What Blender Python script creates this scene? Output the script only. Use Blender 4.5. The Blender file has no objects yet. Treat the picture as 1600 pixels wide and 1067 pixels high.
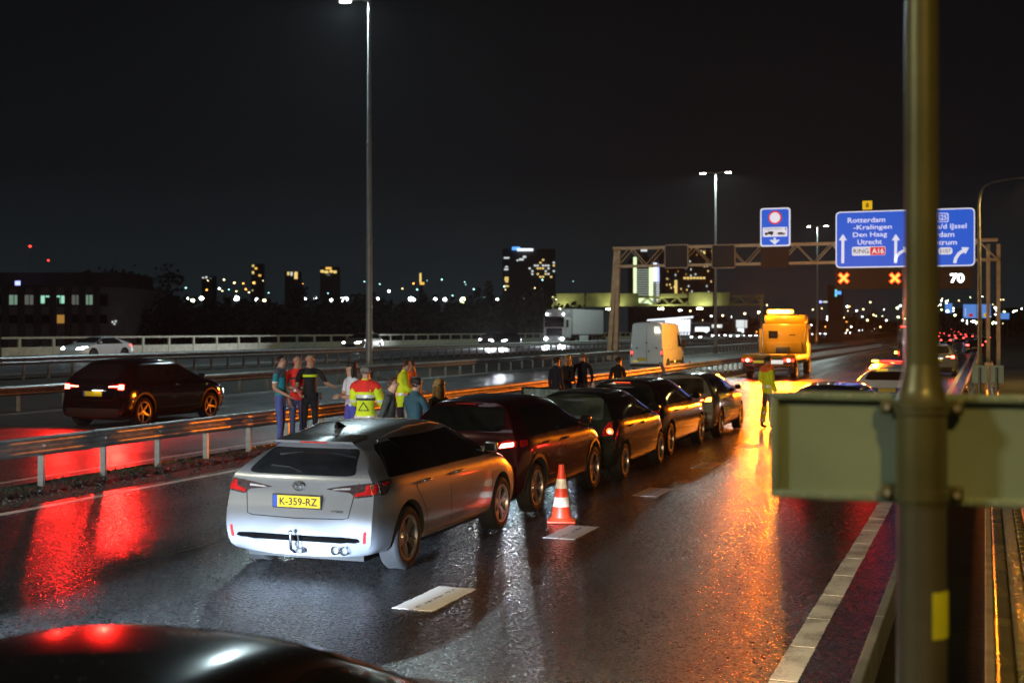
import bpy, bmesh, math, random
from mathutils import Vector, Matrix
from mathutils.bvhtree import BVHTree

SC = bpy.context.scene
COL = SC.collection
R = math.radians
random.seed(7)

# ------------------------------------------------------------------ camera
CAM_H = 2.42
FPX, HORIZON = 1986.0, 515.0          # focal length and horizon row of the 1600 px wide photograph
YAW = math.atan2(739.0, FPX)           # the carriageway runs along +Y, the lens looks to its left
cam_data = bpy.data.cameras.new("camera")
cam = bpy.data.objects.new("camera", cam_data)
COL.objects.link(cam)
cam.location = (0, 0, CAM_H)
cam.rotation_euler = (R(90), 0, YAW)
cam_data.sensor_width = 36
cam_data.lens = 36 * FPX / 1600
cam_data.shift_y = -(533.5 - HORIZON) / 1600
cam_data.clip_start = 0.1
cam_data.clip_end = 6000
cam_data.dof.use_dof = True
cam_data.dof.focus_distance = 14.5
cam_data.dof.aperture_fstop = 2.3
SC.camera = cam

# ------------------------------------------------------------------ night sky, added fill sun, exposure
world = bpy.data.worlds.new("World")
SC.world = world
world.use_nodes = True
_nt = world.node_tree
_bg = _nt.nodes["Background"]
_tc = _nt.nodes.new("ShaderNodeTexCoord")
_sep = _nt.nodes.new("ShaderNodeSeparateXYZ")
_rmp = _nt.nodes.new("ShaderNodeValToRGB")
_noi = _nt.nodes.new("ShaderNodeTexNoise")
_noi.inputs["Scale"].default_value = 2.2
_noi.inputs["Detail"].default_value = 4
_mx = _nt.nodes.new("ShaderNodeMixRGB")
_mx.blend_type = 'MULTIPLY'
_mx.inputs[0].default_value = 0.35
_nt.links.new(_tc.outputs["Generated"], _sep.inputs[0])
_nt.links.new(_tc.outputs["Generated"], _noi.inputs["Vector"])
_nt.links.new(_sep.outputs["Z"], _rmp.inputs[0])
_nt.links.new(_rmp.outputs[0], _mx.inputs[1])
_nt.links.new(_noi.outputs["Fac"], _mx.inputs[2])
_nt.links.new(_mx.outputs[0], _bg.inputs["Color"])
_e = _rmp.color_ramp.elements
_e[0].position = 0.0
_e[0].color = (0.0120, 0.0200, 0.0235, 1)
_e[1].position = 0.42
_e[1].color = (0.0018, 0.0020, 0.0023, 1)
_m = _rmp.color_ramp.elements.new(0.12)
_m.color = (0.0050, 0.0064, 0.0078, 1)
_bg.inputs["Strength"].default_value = 1.0

fill_sun = bpy.data.objects.new("moon_light", bpy.data.lights.new("moon_light", 'SUN'))  # dim sun lamp added as ambient fill, stands for no real moon
COL.objects.link(fill_sun)
fill_sun.data.energy = 0.02
fill_sun.data.angle = R(10)
fill_sun.data.color = (0.85, 0.92, 1.0)
fill_sun.rotation_euler = (R(35), R(-20), 0)

SC.view_settings.view_transform = 'Standard'
SC.view_settings.look = 'None'
SC.view_settings.exposure = 0.0
SC.view_settings.gamma = 1.0
SC.view_settings.use_curve_mapping = False
SC.render.engine = 'CYCLES'
SC.cycles.use_denoising = True
SC.cycles.max_bounces = 6
SC.cycles.diffuse_bounces = 2
SC.cycles.glossy_bounces = 4
SC.cycles.transmission_bounces = 4
SC.cycles.sample_clamp_indirect = 4.0
SC.cycles.use_light_tree = True

# ------------------------------------------------------------------ places
FWD = Vector((-math.sin(YAW), math.cos(YAW), 0))
RGT = Vector((math.cos(YAW), math.sin(YAW), 0))
def at(u, depth, z=None, v=None):
    """point at a distance along the view axis, on the bearing of column u; height z or from row v"""
    p = FWD * depth + RGT * ((u - 800) / FPX * depth)
    p.z = z if z is not None else CAM_H - (v - HORIZON) * depth / FPX
    return p
def hgt(v, depth):
    return CAM_H - (v - HORIZON) * depth / FPX
def on_x(u, x):
    """point on the line of constant x (along the road) at the bearing of column u"""
    k = (u - 800) / FPX
    y = x * (FWD.y + k * RGT.y) / (FWD.x + k * RGT.x)
    return Vector((x, y, 0))

# ------------------------------------------------------------------ materials
MATS = {}
def N(nt, t): return nt.nodes.new("ShaderNode" + t)
def pm(name, col, rough=0.5, metal=0.0, var=0.10, scale=6.0, bump=0.0, bscale=40.0, coat=0.0, emit=None, estr=0.0, rvar=0.08, sample=True, trans=0.0, spec=0.5):
    if name in MATS: return MATS[name]
    m = bpy.data.materials.new(name); m.use_nodes = True
    nt = m.node_tree; b = nt.nodes["Principled BSDF"]
    b.inputs["Metallic"].default_value = metal
    b.inputs["Coat Weight"].default_value = coat
    b.inputs["Coat Roughness"].default_value = 0.06
    b.inputs["Transmission Weight"].default_value = trans
    b.inputs["Specular IOR Level"].default_value = spec
    tc = N(nt, "TexCoord")
    no = N(nt, "TexNoise"); no.inputs["Scale"].default_value = scale; no.inputs["Detail"].default_value = 5
    nt.links.new(tc.outputs["Object"], no.inputs["Vector"])
    r = N(nt, "ValToRGB")
    r.color_ramp.elements[0].position = 0.3; r.color_ramp.elements[1].position = 0.72
    r.color_ramp.elements[0].color = tuple(max(0, c * (1 - var)) for c in col) + (1,)
    r.color_ramp.elements[1].color = tuple(min(1, c * (1 + var)) for c in col) + (1,)
    nt.links.new(no.outputs["Fac"], r.inputs[0]); nt.links.new(r.outputs[0], b.inputs["Base Color"])
    mr = N(nt, "MapRange"); mr.inputs["To Min"].default_value = max(0.02, rough - rvar); mr.inputs["To Max"].default_value = min(1, rough + rvar)
    nt.links.new(no.outputs["Fac"], mr.inputs["Value"]); nt.links.new(mr.outputs[0], b.inputs["Roughness"])
    if bump:
        n2 = N(nt, "TexNoise"); n2.inputs["Scale"].default_value = bscale; n2.inputs["Detail"].default_value = 6
        nt.links.new(tc.outputs["Object"], n2.inputs["Vector"])
        bp = N(nt, "Bump"); bp.inputs["Strength"].default_value = bump; bp.inputs["Distance"].default_value = 0.02
        nt.links.new(n2.outputs["Fac"], bp.inputs["Height"]); nt.links.new(bp.outputs[0], b.inputs["Normal"])
    if emit:
        b.inputs["Emission Color"].default_value = tuple(emit) + (1,)
        b.inputs["Emission Strength"].default_value = estr
        if not sample: m.cycles.emission_sampling = 'NONE'
    MATS[name] = m
    return m
def glow(name, col, strength, sample=True):
    return pm(name, tuple(min(0.8, c) for c in col), 0.4, emit=col, estr=strength, var=0.02, sample=sample)

def asphalt(name, base, rough_lo, rough_hi, bump=0.35, wet_scale=0.35, agg=160.0, tint=(1, 1, 1), stretch=0.35, fine=38, bdist=0.012, grain=0.12, lo=0.3, hi=2.0, spec=1.0, tracks=None):
    m = bpy.data.materials.new(name); m.use_nodes = True
    nt = m.node_tree; b = nt.nodes["Principled BSDF"]; L = nt.links.new
    geo = N(nt, "NewGeometry")
    mp = N(nt, "Mapping"); mp.inputs["Scale"].default_value = (1, stretch, 1)
    L(geo.outputs["Position"], mp.inputs["Vector"])
    wet = N(nt, "TexNoise"); wet.inputs["Scale"].default_value = wet_scale; wet.inputs["Detail"].default_value = 6; wet.inputs["Roughness"].default_value = 0.6
    L(mp.outputs[0], wet.inputs["Vector"])
    ag = N(nt, "TexVoronoi"); ag.inputs["Scale"].default_value = agg
    L(geo.outputs["Position"], ag.inputs["Vector"])
    fn = N(nt, "TexNoise"); fn.inputs["Scale"].default_value = fine; fn.inputs["Detail"].default_value = 6; fn.inputs["Roughness"].default_value = 0.75
    L(geo.outputs["Position"], fn.inputs["Vector"])
    # colour: dark binder with lighter stones
    cr = N(nt, "ValToRGB")
    cr.color_ramp.elements[0].position = 0.1; cr.color_ramp.elements[1].position = 0.9
    cr.color_ramp.elements[0].color = tuple(base * lo * t for t in tint) + (1,)
    cr.color_ramp.elements[1].color = tuple(base * hi * t for t in tint) + (1,)
    sp = N(nt, "SeparateColor"); L(ag.outputs["Color"], sp.inputs[0])
    L(sp.outputs[0], cr.inputs[0])
    mx = N(nt, "MixRGB"); mx.blend_type = 'MULTIPLY'; mx.inputs[0].default_value = 0.7
    c2 = N(nt, "ValToRGB"); c2.color_ramp.elements[0].color = (0.5, 0.5, 0.5, 1); c2.color_ramp.elements[1].color = (1.3, 1.3, 1.3, 1)
    L(wet.outputs["Fac"], c2.inputs[0]); L(cr.outputs[0], mx.inputs[1]); L(c2.outputs[0], mx.inputs[2])
    L(mx.outputs[0], b.inputs["Base Color"])
    mr = N(nt, "MapRange"); mr.inputs["From Min"].default_value = 0.35; mr.inputs["From Max"].default_value = 0.68
    mr.inputs["To Min"].default_value = rough_lo; mr.inputs["To Max"].default_value = rough_hi
    L(wet.outputs["Fac"], mr.inputs["Value"])
    rg_ = N(nt, "MapRange"); rg_.inputs["To Min"].default_value = -grain; rg_.inputs["To Max"].default_value = grain
    L(sp.outputs[1], rg_.inputs["Value"]); ra_ = N(nt, "Math"); ra_.operation = 'ADD'; ra_.use_clamp = True
    L(mr.outputs[0], ra_.inputs[0]); L(rg_.outputs[0], ra_.inputs[1]); L(ra_.outputs[0], b.inputs["Roughness"])
    if tracks:   # smoother, wetter wheel paths along the lanes
        sx_ = N(nt, "SeparateXYZ"); L(geo.outputs["Position"], sx_.inputs[0])
        wv_ = N(nt, "Math"); wv_.operation = 'MULTIPLY_ADD'; wv_.inputs[1].default_value = 2*math.pi/tracks[0]; wv_.inputs[2].default_value = tracks[1]
        L(sx_.outputs["X"], wv_.inputs[0]); co_ = N(nt, "Math"); co_.operation = 'COSINE'; L(wv_.outputs[0], co_.inputs[0])
        tr_ = N(nt, "Math"); tr_.operation = 'MULTIPLY_ADD'; tr_.inputs[1].default_value = tracks[2]; L(co_.outputs[0], tr_.inputs[0]); L(ra_.outputs[0], tr_.inputs[2])
        for l_ in list(b.inputs["Roughness"].links): nt.links.remove(l_)
        L(tr_.outputs[0], b.inputs["Roughness"])
    sm_ = N(nt, "MapRange"); sm_.inputs["To Min"].default_value = 0.04; sm_.inputs["To Max"].default_value = spec
    L(sp.outputs[2], sm_.inputs["Value"]); L(sm_.outputs[0], b.inputs["Specular IOR Level"])
    ad = N(nt, "Math"); ad.operation = 'MULTIPLY_ADD'; ad.inputs[1].default_value = 0.6
    L(ag.outputs["Distance"], ad.inputs[0]); L(fn.outputs["Fac"], ad.inputs[2])
    bp = N(nt, "Bump"); bp.inputs["Strength"].default_value = bump; bp.inputs["Distance"].default_value = bdist
    L(ad.outputs[0], bp.inputs["Height"]); L(bp.outputs[0], b.inputs["Normal"])
    return m

def paint_worn(name, col, wear=0.5, rough=0.45):
    """road paint with scuffed, worn-through spots"""
    m = bpy.data.materials.new(name); m.use_nodes = True
    nt = m.node_tree; b = nt.nodes["Principled BSDF"]; L = nt.links.new
    geo = N(nt, "NewGeometry")
    a = N(nt, "TexNoise"); a.inputs["Scale"].default_value = 38; a.inputs["Detail"].default_value = 8; a.inputs["Roughness"].default_value = 0.8
    c = N(nt, "TexNoise"); c.inputs["Scale"].default_value = 3.0; c.inputs["Detail"].default_value = 3
    L(geo.outputs["Position"], a.inputs["Vector"]); L(geo.outputs["Position"], c.inputs["Vector"])
    s = N(nt, "Math"); s.operation = 'MULTIPLY_ADD'; s.inputs[1].default_value = 0.8
    L(c.outputs["Fac"], s.inputs[0]); L(a.outputs["Fac"], s.inputs[2])
    r = N(nt, "ValToRGB"); r.color_ramp.elements[0].position = 1.02 - 0.0; r.color_ramp.elements[1].position = 1.0
    r.color_ramp.elements[0].position = 0.62 + wear * 0.1
    r.color_ramp.elements[0].color = tuple(col) + (1,)
    r.color_ramp.elements[1].position = 0.86 + (0.5 - wear) * 0.3
    r.color_ramp.elements[1].color = (0.05, 0.05, 0.05, 1)
    mu = N(nt, "Math"); mu.operation = 'MULTIPLY'; mu.inputs[1].default_value = 0.78
    L(s.outputs[0], mu.inputs[0]); L(mu.outputs[0], r.inputs[0]); L(r.outputs[0], b.inputs["Base Color"])
    b.inputs["Roughness"].default_value = rough
    bp = N(nt, "Bump"); bp.inputs["Strength"].default_value = 0.35; bp.inputs["Distance"].default_value = 0.004
    L(a.outputs["Fac"], bp.inputs["Height"]); L(bp.outputs[0], b.inputs["Normal"])
    return m

# ------------------------------------------------------------------ mesh building
class MB:
    def __init__(s): s.v = []; s.f = []; s.m = []; s.cur = 0
    def mat(s, i): s.cur = i; return s
    def add(s, vs, fs):
        o = len(s.v); s.v += [tuple(p) for p in vs]
        for f in fs: s.f.append([i + o for i in f]); s.m.append(s.cur)
        return s
    def box(s, x0, x1, y0, y1, z0, z1):
        return s.add([(x0,y0,z0),(x1,y0,z0),(x1,y1,z0),(x0,y1,z0),(x0,y0,z1),(x1,y0,z1),(x1,y1,z1),(x0,y1,z1)],
                     [(0,3,2,1),(4,5,6,7),(0,1,5,4),(1,2,6,5),(2,3,7,6),(3,0,4,7)])
    def bbox(s, x0, x1, y0, y1, z0, z1, b=0.02):
        """box with chamfered vertical and horizontal edges"""
        b = min(b, (x1-x0)*.45, (y1-y0)*.45, (z1-z0)*.45)
        bm = bmesh.new(); bmesh.ops.create_cube(bm, size=1)
        for v in bm.verts: v.co = Vector((x0+(x1-x0)*(v.co.x+.5), y0+(y1-y0)*(v.co.y+.5), z0+(z1-z0)*(v.co.z+.5)))
        bmesh.ops.bevel(bm, geom=bm.edges[:], offset=b, segments=2, affect='EDGES', profile=.5)
        s.frombm(bm); return s
    def frombm(s, bm):
        bm.verts.index_update()
        s.add([v.co[:] for v in bm.verts], [[v.index for v in f.verts] for f in bm.faces]); bm.free(); return s
    def cyl(s, p0, p1, r0, r1=None, n=12, cap=True):
        r1 = r0 if r1 is None else r1
        p0, p1 = Vector(p0), Vector(p1); d = (p1 - p0).normalized()
        a = d.orthogonal().normalized(); b = d.cross(a); vs = []
        for p, r in ((p0, r0), (p1, r1)):
            for i in range(n):
                t = 2*math.pi*i/n; vs.append(p + a*(math.cos(t)*r) + b*(math.sin(t)*r))
        fs = [(i, (i+1) % n, n+(i+1) % n, n+i) for i in range(n)]
        if cap: fs += [tuple(range(n))[::-1], tuple(range(n, 2*n))]
        return s.add(vs, fs)
    def tube(s, pts, r, n=8):
        pts = [Vector(p) for p in pts]; rr = r if isinstance(r, (list, tuple)) else [r]*len(pts)
        up = None; vs = []; fs = []
        for i, p in enumerate(pts):
            d = (pts[min(i+1, len(pts)-1)] - pts[max(i-1, 0)]).normalized()
            a = d.orthogonal().normalized() if up is None else (up - d*up.dot(d)).normalized()
            up = a; b = d.cross(a)
            for k in range(n):
                t = 2*math.pi*k/n; vs.append(p + a*(math.cos(t)*rr[i]) + b*(math.sin(t)*rr[i]))
        for i in range(len(pts)-1):
            for k in range(n): fs.append((i*n+k, i*n+(k+1) % n, (i+1)*n+(k+1) % n, (i+1)*n+k))
        fs += [tuple(range(n))[::-1], tuple(range((len(pts)-1)*n, len(pts)*n))]
        return s.add(vs, fs)
    def lathe(s, prof, axis='z', n=24, o=(0, 0, 0)):
        """prof: list of (radius, height) turned about an axis through o"""
        vs = []; fs = []; o = Vector(o)
        for (r, h) in prof:
            for k in range(n):
                t = 2*math.pi*k/n; c, q = math.cos(t)*r, math.sin(t)*r
                vs.append(o + (Vector((c, q, h)) if axis == 'z' else Vector((h, c, q)) if axis == 'x' else Vector((q, h, c))))
        for i in range(len(prof)-1):
            for k in range(n): fs.append((i*n+k, i*n+(k+1) % n, (i+1)*n+(k+1) % n, (i+1)*n+k))
        return s.add(vs, fs)
    def prism(s, poly, axis, a0, a1):
        """2-D polygon extruded along an axis: x -> (y,z), y -> (x,z), z -> (x,y)"""
        n = len(poly)
        def P(p, a): return (a, p[0], p[1]) if axis == 'x' else (p[0], a, p[1]) if axis == 'y' else (p[0], p[1], a)
        vs = [P(p, a0) for p in poly] + [P(p, a1) for p in poly]
        return s.add(vs, [(i, (i+1) % n, n+(i+1) % n, n+i) for i in range(n)] + [tuple(range(n))[::-1], tuple(range(n, 2*n))])
    def sphere(s, c, r, n=10, sc=(1, 1, 1)):
        vs = []; fs = []; c = Vector(c); m = n//2
        for i in range(m+1):
            p = math.pi*i/m
            for k in range(n):
                t = 2*math.pi*k/n
                vs.append(c + Vector((math.sin(p)*math.cos(t)*r*sc[0], math.sin(p)*math.sin(t)*r*sc[1], math.cos(p)*r*sc[2])))
        for i in range(m):
            for k in range(n): fs.append((i*n+k, (i+1)*n+k, (i+1)*n+(k+1) % n, i*n+(k+1) % n))
        return s.add(vs, fs)
    def mesh(s, name, mats, smooth=False):
        me = bpy.data.meshes.new(name); me.from_pydata(s.v, [], s.f)
        for m in (mats if isinstance(mats, (list, tuple)) else [mats]): me.materials.append(m)
        if any(s.m): me.polygons.foreach_set("material_index", s.m)
        if smooth: smooth_mesh(me, smooth)
        me.update(); return me
    def build(s, name, mats, parent=None, smooth=False, loc=None):
        return link(name, s.mesh(name, mats, smooth), parent, loc)
def smooth_mesh(me, ang=40):
    ang = 40 if ang is True else ang
    me.polygons.foreach_set("use_smooth", [True]*len(me.polygons))
    bm = bmesh.new(); bm.from_mesh(me); lim = R(ang)
    for e in bm.edges:
        e.smooth = not (len(e.link_faces) == 2 and e.calc_face_angle(0) > lim)
    bm.to_mesh(me); bm.free()
def link(name, me, parent=None, loc=None):
    o = bpy.data.objects.new(name, me); COL.objects.link(o)
    if parent is not None: o.parent = parent
    if loc is not None: o.location = loc
    return o
def tag(o, label=None, cat=None, group=None, kind=None):
    if label: o["label"] = label
    if cat: o["category"] = cat
    if group: o["group"] = group
    if kind: o["kind"] = kind
    return o
def thing(name, label, cat, loc=(0, 0, 0), rz=0.0, group=None):
    o = bpy.data.objects.new(name, None); COL.objects.link(o)
    o.location = loc; o.rotation_euler = (0, 0, rz); o.empty_display_size = 0.2
    return tag(o, label, cat, group)
KIDS = None
def copy_tree(o, parent=None):
    c = o.copy(); COL.objects.link(c); c.parent = parent
    for ch in list(o.children): copy_tree(ch, c)
    return c
def struct(name, me_or_mb, mat=None, smooth=False):
    me = me_or_mb.mesh(name, mat, smooth) if isinstance(me_or_mb, MB) else me_or_mb
    return tag(link(name, me), kind="structure")
def lamp(name, kind, parent, loc, energy, col, **kw):
    d = bpy.data.lights.new(name, kind); d.energy = energy; d.color = col
    for k, v in kw.items(): setattr(d, k, v)
    o = bpy.data.objects.new(name, d); COL.objects.link(o); o.parent = parent; o.location = loc
    return o
def aim(o, direction):
    o.rotation_euler = Vector(direction).to_track_quat('-Z', 'Y').to_euler(); return o

# ------------------------------------------------------------------ lettering (flat print as thin mesh)
_TXT = {}
def prepare_text(items):
    """items: (body, bold offset) -> unit-height meshes, converted in one go"""
    obs = []
    for key in items:
        body, off = key
        cu = bpy.data.curves.new("lettering", 'FONT'); cu.body = body; cu.size = 1.0
        cu.align_x = 'CENTER'; cu.align_y = 'CENTER'; cu.offset = off; cu.resolution_u = 3
        o = bpy.data.objects.new("lettering", cu); COL.objects.link(o); obs.append((key, o))
    dg = bpy.context.evaluated_depsgraph_get(); dg.update()
    for key, o in obs:
        me = bpy.data.meshes.new_from_object(o.evaluated_get(dg))
        _TXT[key] = ([v.co.copy() for v in me.vertices], [tuple(p.vertices) for p in me.polygons])
        bpy.data.meshes.remove(me)
    for key, o in obs:
        cu = o.data; bpy.data.objects.remove(o); bpy.data.curves.remove(cu)
def text_onto(mb, key, centre, width=None, height=None, right=(1, 0, 0), up=(0, 0, 1)):
    """puts lettering into a mesh builder, fitted to a height (cap height) or width"""
    vs, fs = _TXT[key]
    xs = [p.x for p in vs]; ys = [p.y for p in vs]
    w = max(xs)-min(xs); h = max(ys)-min(ys); cx = (max(xs)+min(xs))/2; cy = (max(ys)+min(ys))/2
    sx = sy = None
    if width: sx = width/w
    if height: sy = height/h
    sx = sx or sy; sy = sy or sx
    c, r, u = Vector(centre), Vector(right), Vector(up)
    mb.add([c + r*((p.x-cx)*sx) + u*((p.y-cy)*sy) for p in vs], fs)

# ------------------------------------------------------------------ vehicle materials
def car_paint(name, col, metal=0.55, rough=0.32):
    return pm(name, col, rough, metal, var=0.05, scale=3, coat=1.0, rvar=0.04, bump=0.010, bscale=6)
def build_vehicle_materials():
    pm("glass_dark", (0.012, 0.014, 0.016), 0.06, 0.0, var=0.3, rvar=0.03, spec=0.6)
    pm("black_plastic", (0.018, 0.018, 0.019), 0.5, var=0.2, bump=0.08, bscale=120)
    pm("gloss_black", (0.008, 0.008, 0.009), 0.15, var=0.2)
    pm("rubber", (0.007, 0.007, 0.0073), 0.85, var=0.25, bump=0.15, bscale=60)
    pm("wheel_well", (0.006, 0.006, 0.006), 0.9)
    pm("alloy", (0.42, 0.40, 0.38), 0.33, 0.9, var=0.08)
    pm("alloy_dark", (0.045, 0.045, 0.048), 0.4, 0.7, var=0.1)
    pm("chrome", (0.75, 0.75, 0.76), 0.12, 1.0, var=0.03)
    pm("void_black", (0.001, 0.001, 0.001), 0.9, spec=0.03)
    pm("seam", (0.004, 0.004, 0.004), 0.8)
    pm("lens_smoked", (0.05, 0.035, 0.035), 0.12, var=0.4, scale=30, coat=0.6)
    pm("lens_red", (0.42, 0.012, 0.012), 0.15, var=0.25, scale=40, coat=0.6)
    pm("lens_clear", (0.5, 0.5, 0.52), 0.1, 0.2, var=0.3, scale=30, coat=0.6)
    pm("lens_orange", (0.6, 0.18, 0.02), 0.2, var=0.2, coat=0.5)
    pm("plate_yellow", (0.82, 0.60, 0.02), 0.42, var=0.06)
    pm("plate_blue", (0.03, 0.08, 0.4), 0.4)
    pm("plate_ink", (0.012, 0.012, 0.012), 0.5)
    glow("tail_lit", (1.0, 0.030, 0.016), 9.0)
    glow("brake_lit", (1.0, 0.035, 0.02), 60.0)
    glow("brake_core", (1.0, 0.35, 0.22), 30.0)
    glow("tail_far", (1.0, 0.06, 0.05), 14.0, sample=False)
    glow("amber_lit", (1.0, 0.36, 0.03), 16.0)
    glow("head_lit", (0.86, 0.93, 1.0), 40.0)
    glow("head_far", (0.90, 0.95, 1.0), 22.0, sample=False)
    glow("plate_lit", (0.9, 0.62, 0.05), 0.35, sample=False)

def pchip(tab):
    """smooth monotone interpolation through (x, y) pairs"""
    xs = [p[0] for p in tab]; ys = [p[1] for p in tab]; n = len(xs)
    d = [(ys[i+1]-ys[i])/(xs[i+1]-xs[i]) for i in range(n-1)]
    m = [d[0]] + [0 if d[i-1]*d[i] <= 0 else 2*d[i-1]*d[i]/(d[i-1]+d[i]) for i in range(1, n-1)] + [d[-1]]
    def f(x):
        if x <= xs[0]: return ys[0]
        if x >= xs[-1]: return ys[-1]
        i = max(k for k in range(n-1) if xs[k] <= x); h = xs[i+1]-xs[i]; t = (x-xs[i])/h
        return (ys[i]*(1+2*t)*(1-t)**2 + m[i]*h*t*(1-t)**2 + ys[i+1]*t*t*(3-2*t) + m[i+1]*h*t*t*(t-1))
    return f
def fillet(poly, r, n=3):
    out = []
    for i, p in enumerate(poly):
        a, b = Vector(poly[i-1][:2]), Vector(poly[(i+1) % len(poly)][:2]); p = Vector(p[:2])
        la, lb = (a-p).length, (b-p).length; q = min(r, la*.45, lb*.45)
        p0, p1 = p+(a-p)*(q/la), p+(b-p)*(q/lb)
        for k in range(n+1):
            t = k/n; out.append(tuple(p0*(1-t)**2 + p*(2*t*(1-t)) + p1*t*t))
    return out
def stroke(line, w):
    """2-D polyline widened into a ribbon polygon"""
    L = [Vector(p) for p in line]; a = []; b = []
    for i, p in enumerate(L):
        d = (L[min(i+1, len(L)-1)] - L[max(i-1, 0)]).normalized(); nrm = Vector((-d.y, d.x))
        a.append(tuple(p+nrm*w/2)); b.append(tuple(p-nrm*w/2))
    return a + b[::-1]
def mirror2(half):
    """mirrors the right half of a polygon (x >= 0, listed bottom to top) about x = 0"""
    return list(half) + [(-x, z) for x, z in half[::-1]]

class Decal:
    """lays thin solid pieces (glass, lamps, seams, trim) onto a body surface"""
    def __init__(s, bvh): s.bvh = bvh
    def hit(s, side, a, b):
        o, d = {'R': (Vector((4, a, b)), Vector((-1, 0, 0))), 'L': (Vector((-4, a, b)), Vector((1, 0, 0))),
                'B': (Vector((a, -9, b)), Vector((0, 1, 0))), 'F': (Vector((a, 9, b)), Vector((0, -1, 0))),
                'T': (Vector((a, b, 6)), Vector((0, 0, -1)))}[side]
        h = s.bvh.ray_cast(o, d)
        return (h[0], h[1], d)
    def lay(s, poly, side, off=0.004, cell=0.08, depth=0.012):
        bm = bmesh.new()
        try:
            vs = [bm.verts.new((p[0], p[1], 0)) for p in poly]; bm.faces.new(vs)
        except Exception:
            bm.free(); return None
        lo = [min(p[i] for p in poly) for i in (0, 1)]; hi = [max(p[i] for p in poly) for i in (0, 1)]
        for i in (0, 1):
            c = math.ceil(lo[i]/cell)*cell
            while c < hi[i]:
                if c - lo[i] > 1e-4:
                    no = (1, 0, 0) if i == 0 else (0, 1, 0)
                    bmesh.ops.bisect_plane(bm, geom=bm.verts[:]+bm.edges[:]+bm.faces[:], plane_co=Vector(no)*c, plane_no=no, dist=1e-5)
                c += cell
        d = None; miss = []; deep = []
        for v in bm.verts:
            h, nrm, d = s.hit(side, v.co.x, v.co.y)
            if h is None: miss.append(v); continue
            v.co = h - d*off; deep.append(v.co.dot(d))
        if not deep: bm.free(); return None
        far = max(deep)
        for v in miss:
            a, b = v.co.x, v.co.y
            p = {'R': Vector((0, a, b)), 'L': Vector((0, a, b)), 'B': Vector((a, 0, b)), 'F': Vector((a, 0, b)), 'T': Vector((a, b, 0))}[side]
            v.co = p - d*p.dot(d) + d*far
        be = [e for e in bm.edges if e.is_boundary]
        g = bmesh.ops.extrude_edge_only(bm, edges=be)["geom"]
        for v in g:
            if isinstance(v, bmesh.types.BMVert): v.co = v.co + d*depth
        bmesh.ops.recalc_face_normals(bm, faces=bm.faces[:])
        return bm
    def put(s, name, poly, side, mat, parent, off=0.004, cell=0.08, depth=0.012, smooth=60):
        bm = s.lay(poly, side, off, cell, depth)
        if bm is None: return None
        me = bpy.data.meshes.new(name); bm.to_mesh(me); bm.free(); me.materials.append(mat)
        if smooth: smooth_mesh(me, smooth)
        return link(name, me, parent)

_WH = {}
def wheel_meshes(r, wd, style):
    key = (round(r, 3), round(wd, 3), style)
    if key in _WH: return _WH[key]
    t = MB(); h = wd/2; rr = r*0.70
    t.lathe([(rr, -h*.9), (rr+.02, -h), (r-.05, -h*1.02), (r-.015, -h*.92), (r, -h*.72), (r-.006, -h*.3), (r-.006, h*.3), (r, h*.72), (r-.015, h*.92), (r-.05, h*1.02), (rr+.02, h), (rr, h*.9)], 'x', 36)
    tm = t.mesh("tyre", MATS["rubber"], 50)
    m = MB()
    m.mat(1).lathe([(rr, h*.9), (rr-.012, h*.86), (rr-.025, h*.5), (rr-.03, -h*.4), (0.02, -h*.35)], 'x', 36)
    m.mat(0).lathe([(rr+.004, h*.93), (rr+.004, h*.99), (rr-.018, h*.97), (rr-.024, h*.72)], 'x', 36)
    m.lathe([(0.0, h*.72), (.035, h*.72), (.062, h*.62), (.075, h*.3)], 'x', 20)
    ns = 5 if style != 'many' else 10
    for k in range(ns):
        a0 = 2*math.pi*k/ns
        for da in ((-.17, .17) if style == 'twin' else (0,)):
            a = a0+da; w0, w1 = (.018, .013) if style == 'twin' else (.03, .022) if style == 'five' else (.014, .012)
            c, q = math.cos(a), math.sin(a); c0, q0 = math.cos(a0), math.sin(a0)
            def pt(rad, side, x, ca, sa): return (x, ca*rad - sa*side, sa*rad + ca*side)
            vs = []
            for rad, w, xo, ca, sa in ((.05, w0, h*.66, c0, q0), (rr-.012, w1, h*.84, c, q)):
                vs += [pt(rad, -w, xo, ca, sa), pt(rad, w, xo, ca, sa), pt(rad, w, xo-.03, ca, sa), pt(rad, -w, xo-.03, ca, sa)]
            m.add(vs, [(0, 1, 5, 4), (1, 2, 6, 5), (2, 3, 7, 6), (3, 0, 4, 7), (4, 5, 6, 7), (0, 3, 2, 1)])
    rm = m.mesh("rim", [MATS["alloy"], MATS["alloy_dark"]], 35)
    _WH[key] = (tm, rm); return _WH[key]

def add_wheels(root, W, ys, r, wd=0.21, style='twin', inset=0.015):
    tm, rm = wheel_meshes(r, wd, style)
    for y in ys:
        for sx in (1, -1):
            w = bpy.data.objects.new("wheel", None); COL.objects.link(w); w.parent = root
            w.location = (sx*(W/2-wd/2-inset), y, r); w.empty_display_size = .1
            w.rotation_euler = (random.uniform(0, 6), 0, 0 if sx > 0 else math.pi)
            link("tyre", tm, w); link("rim", rm, w)

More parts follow.
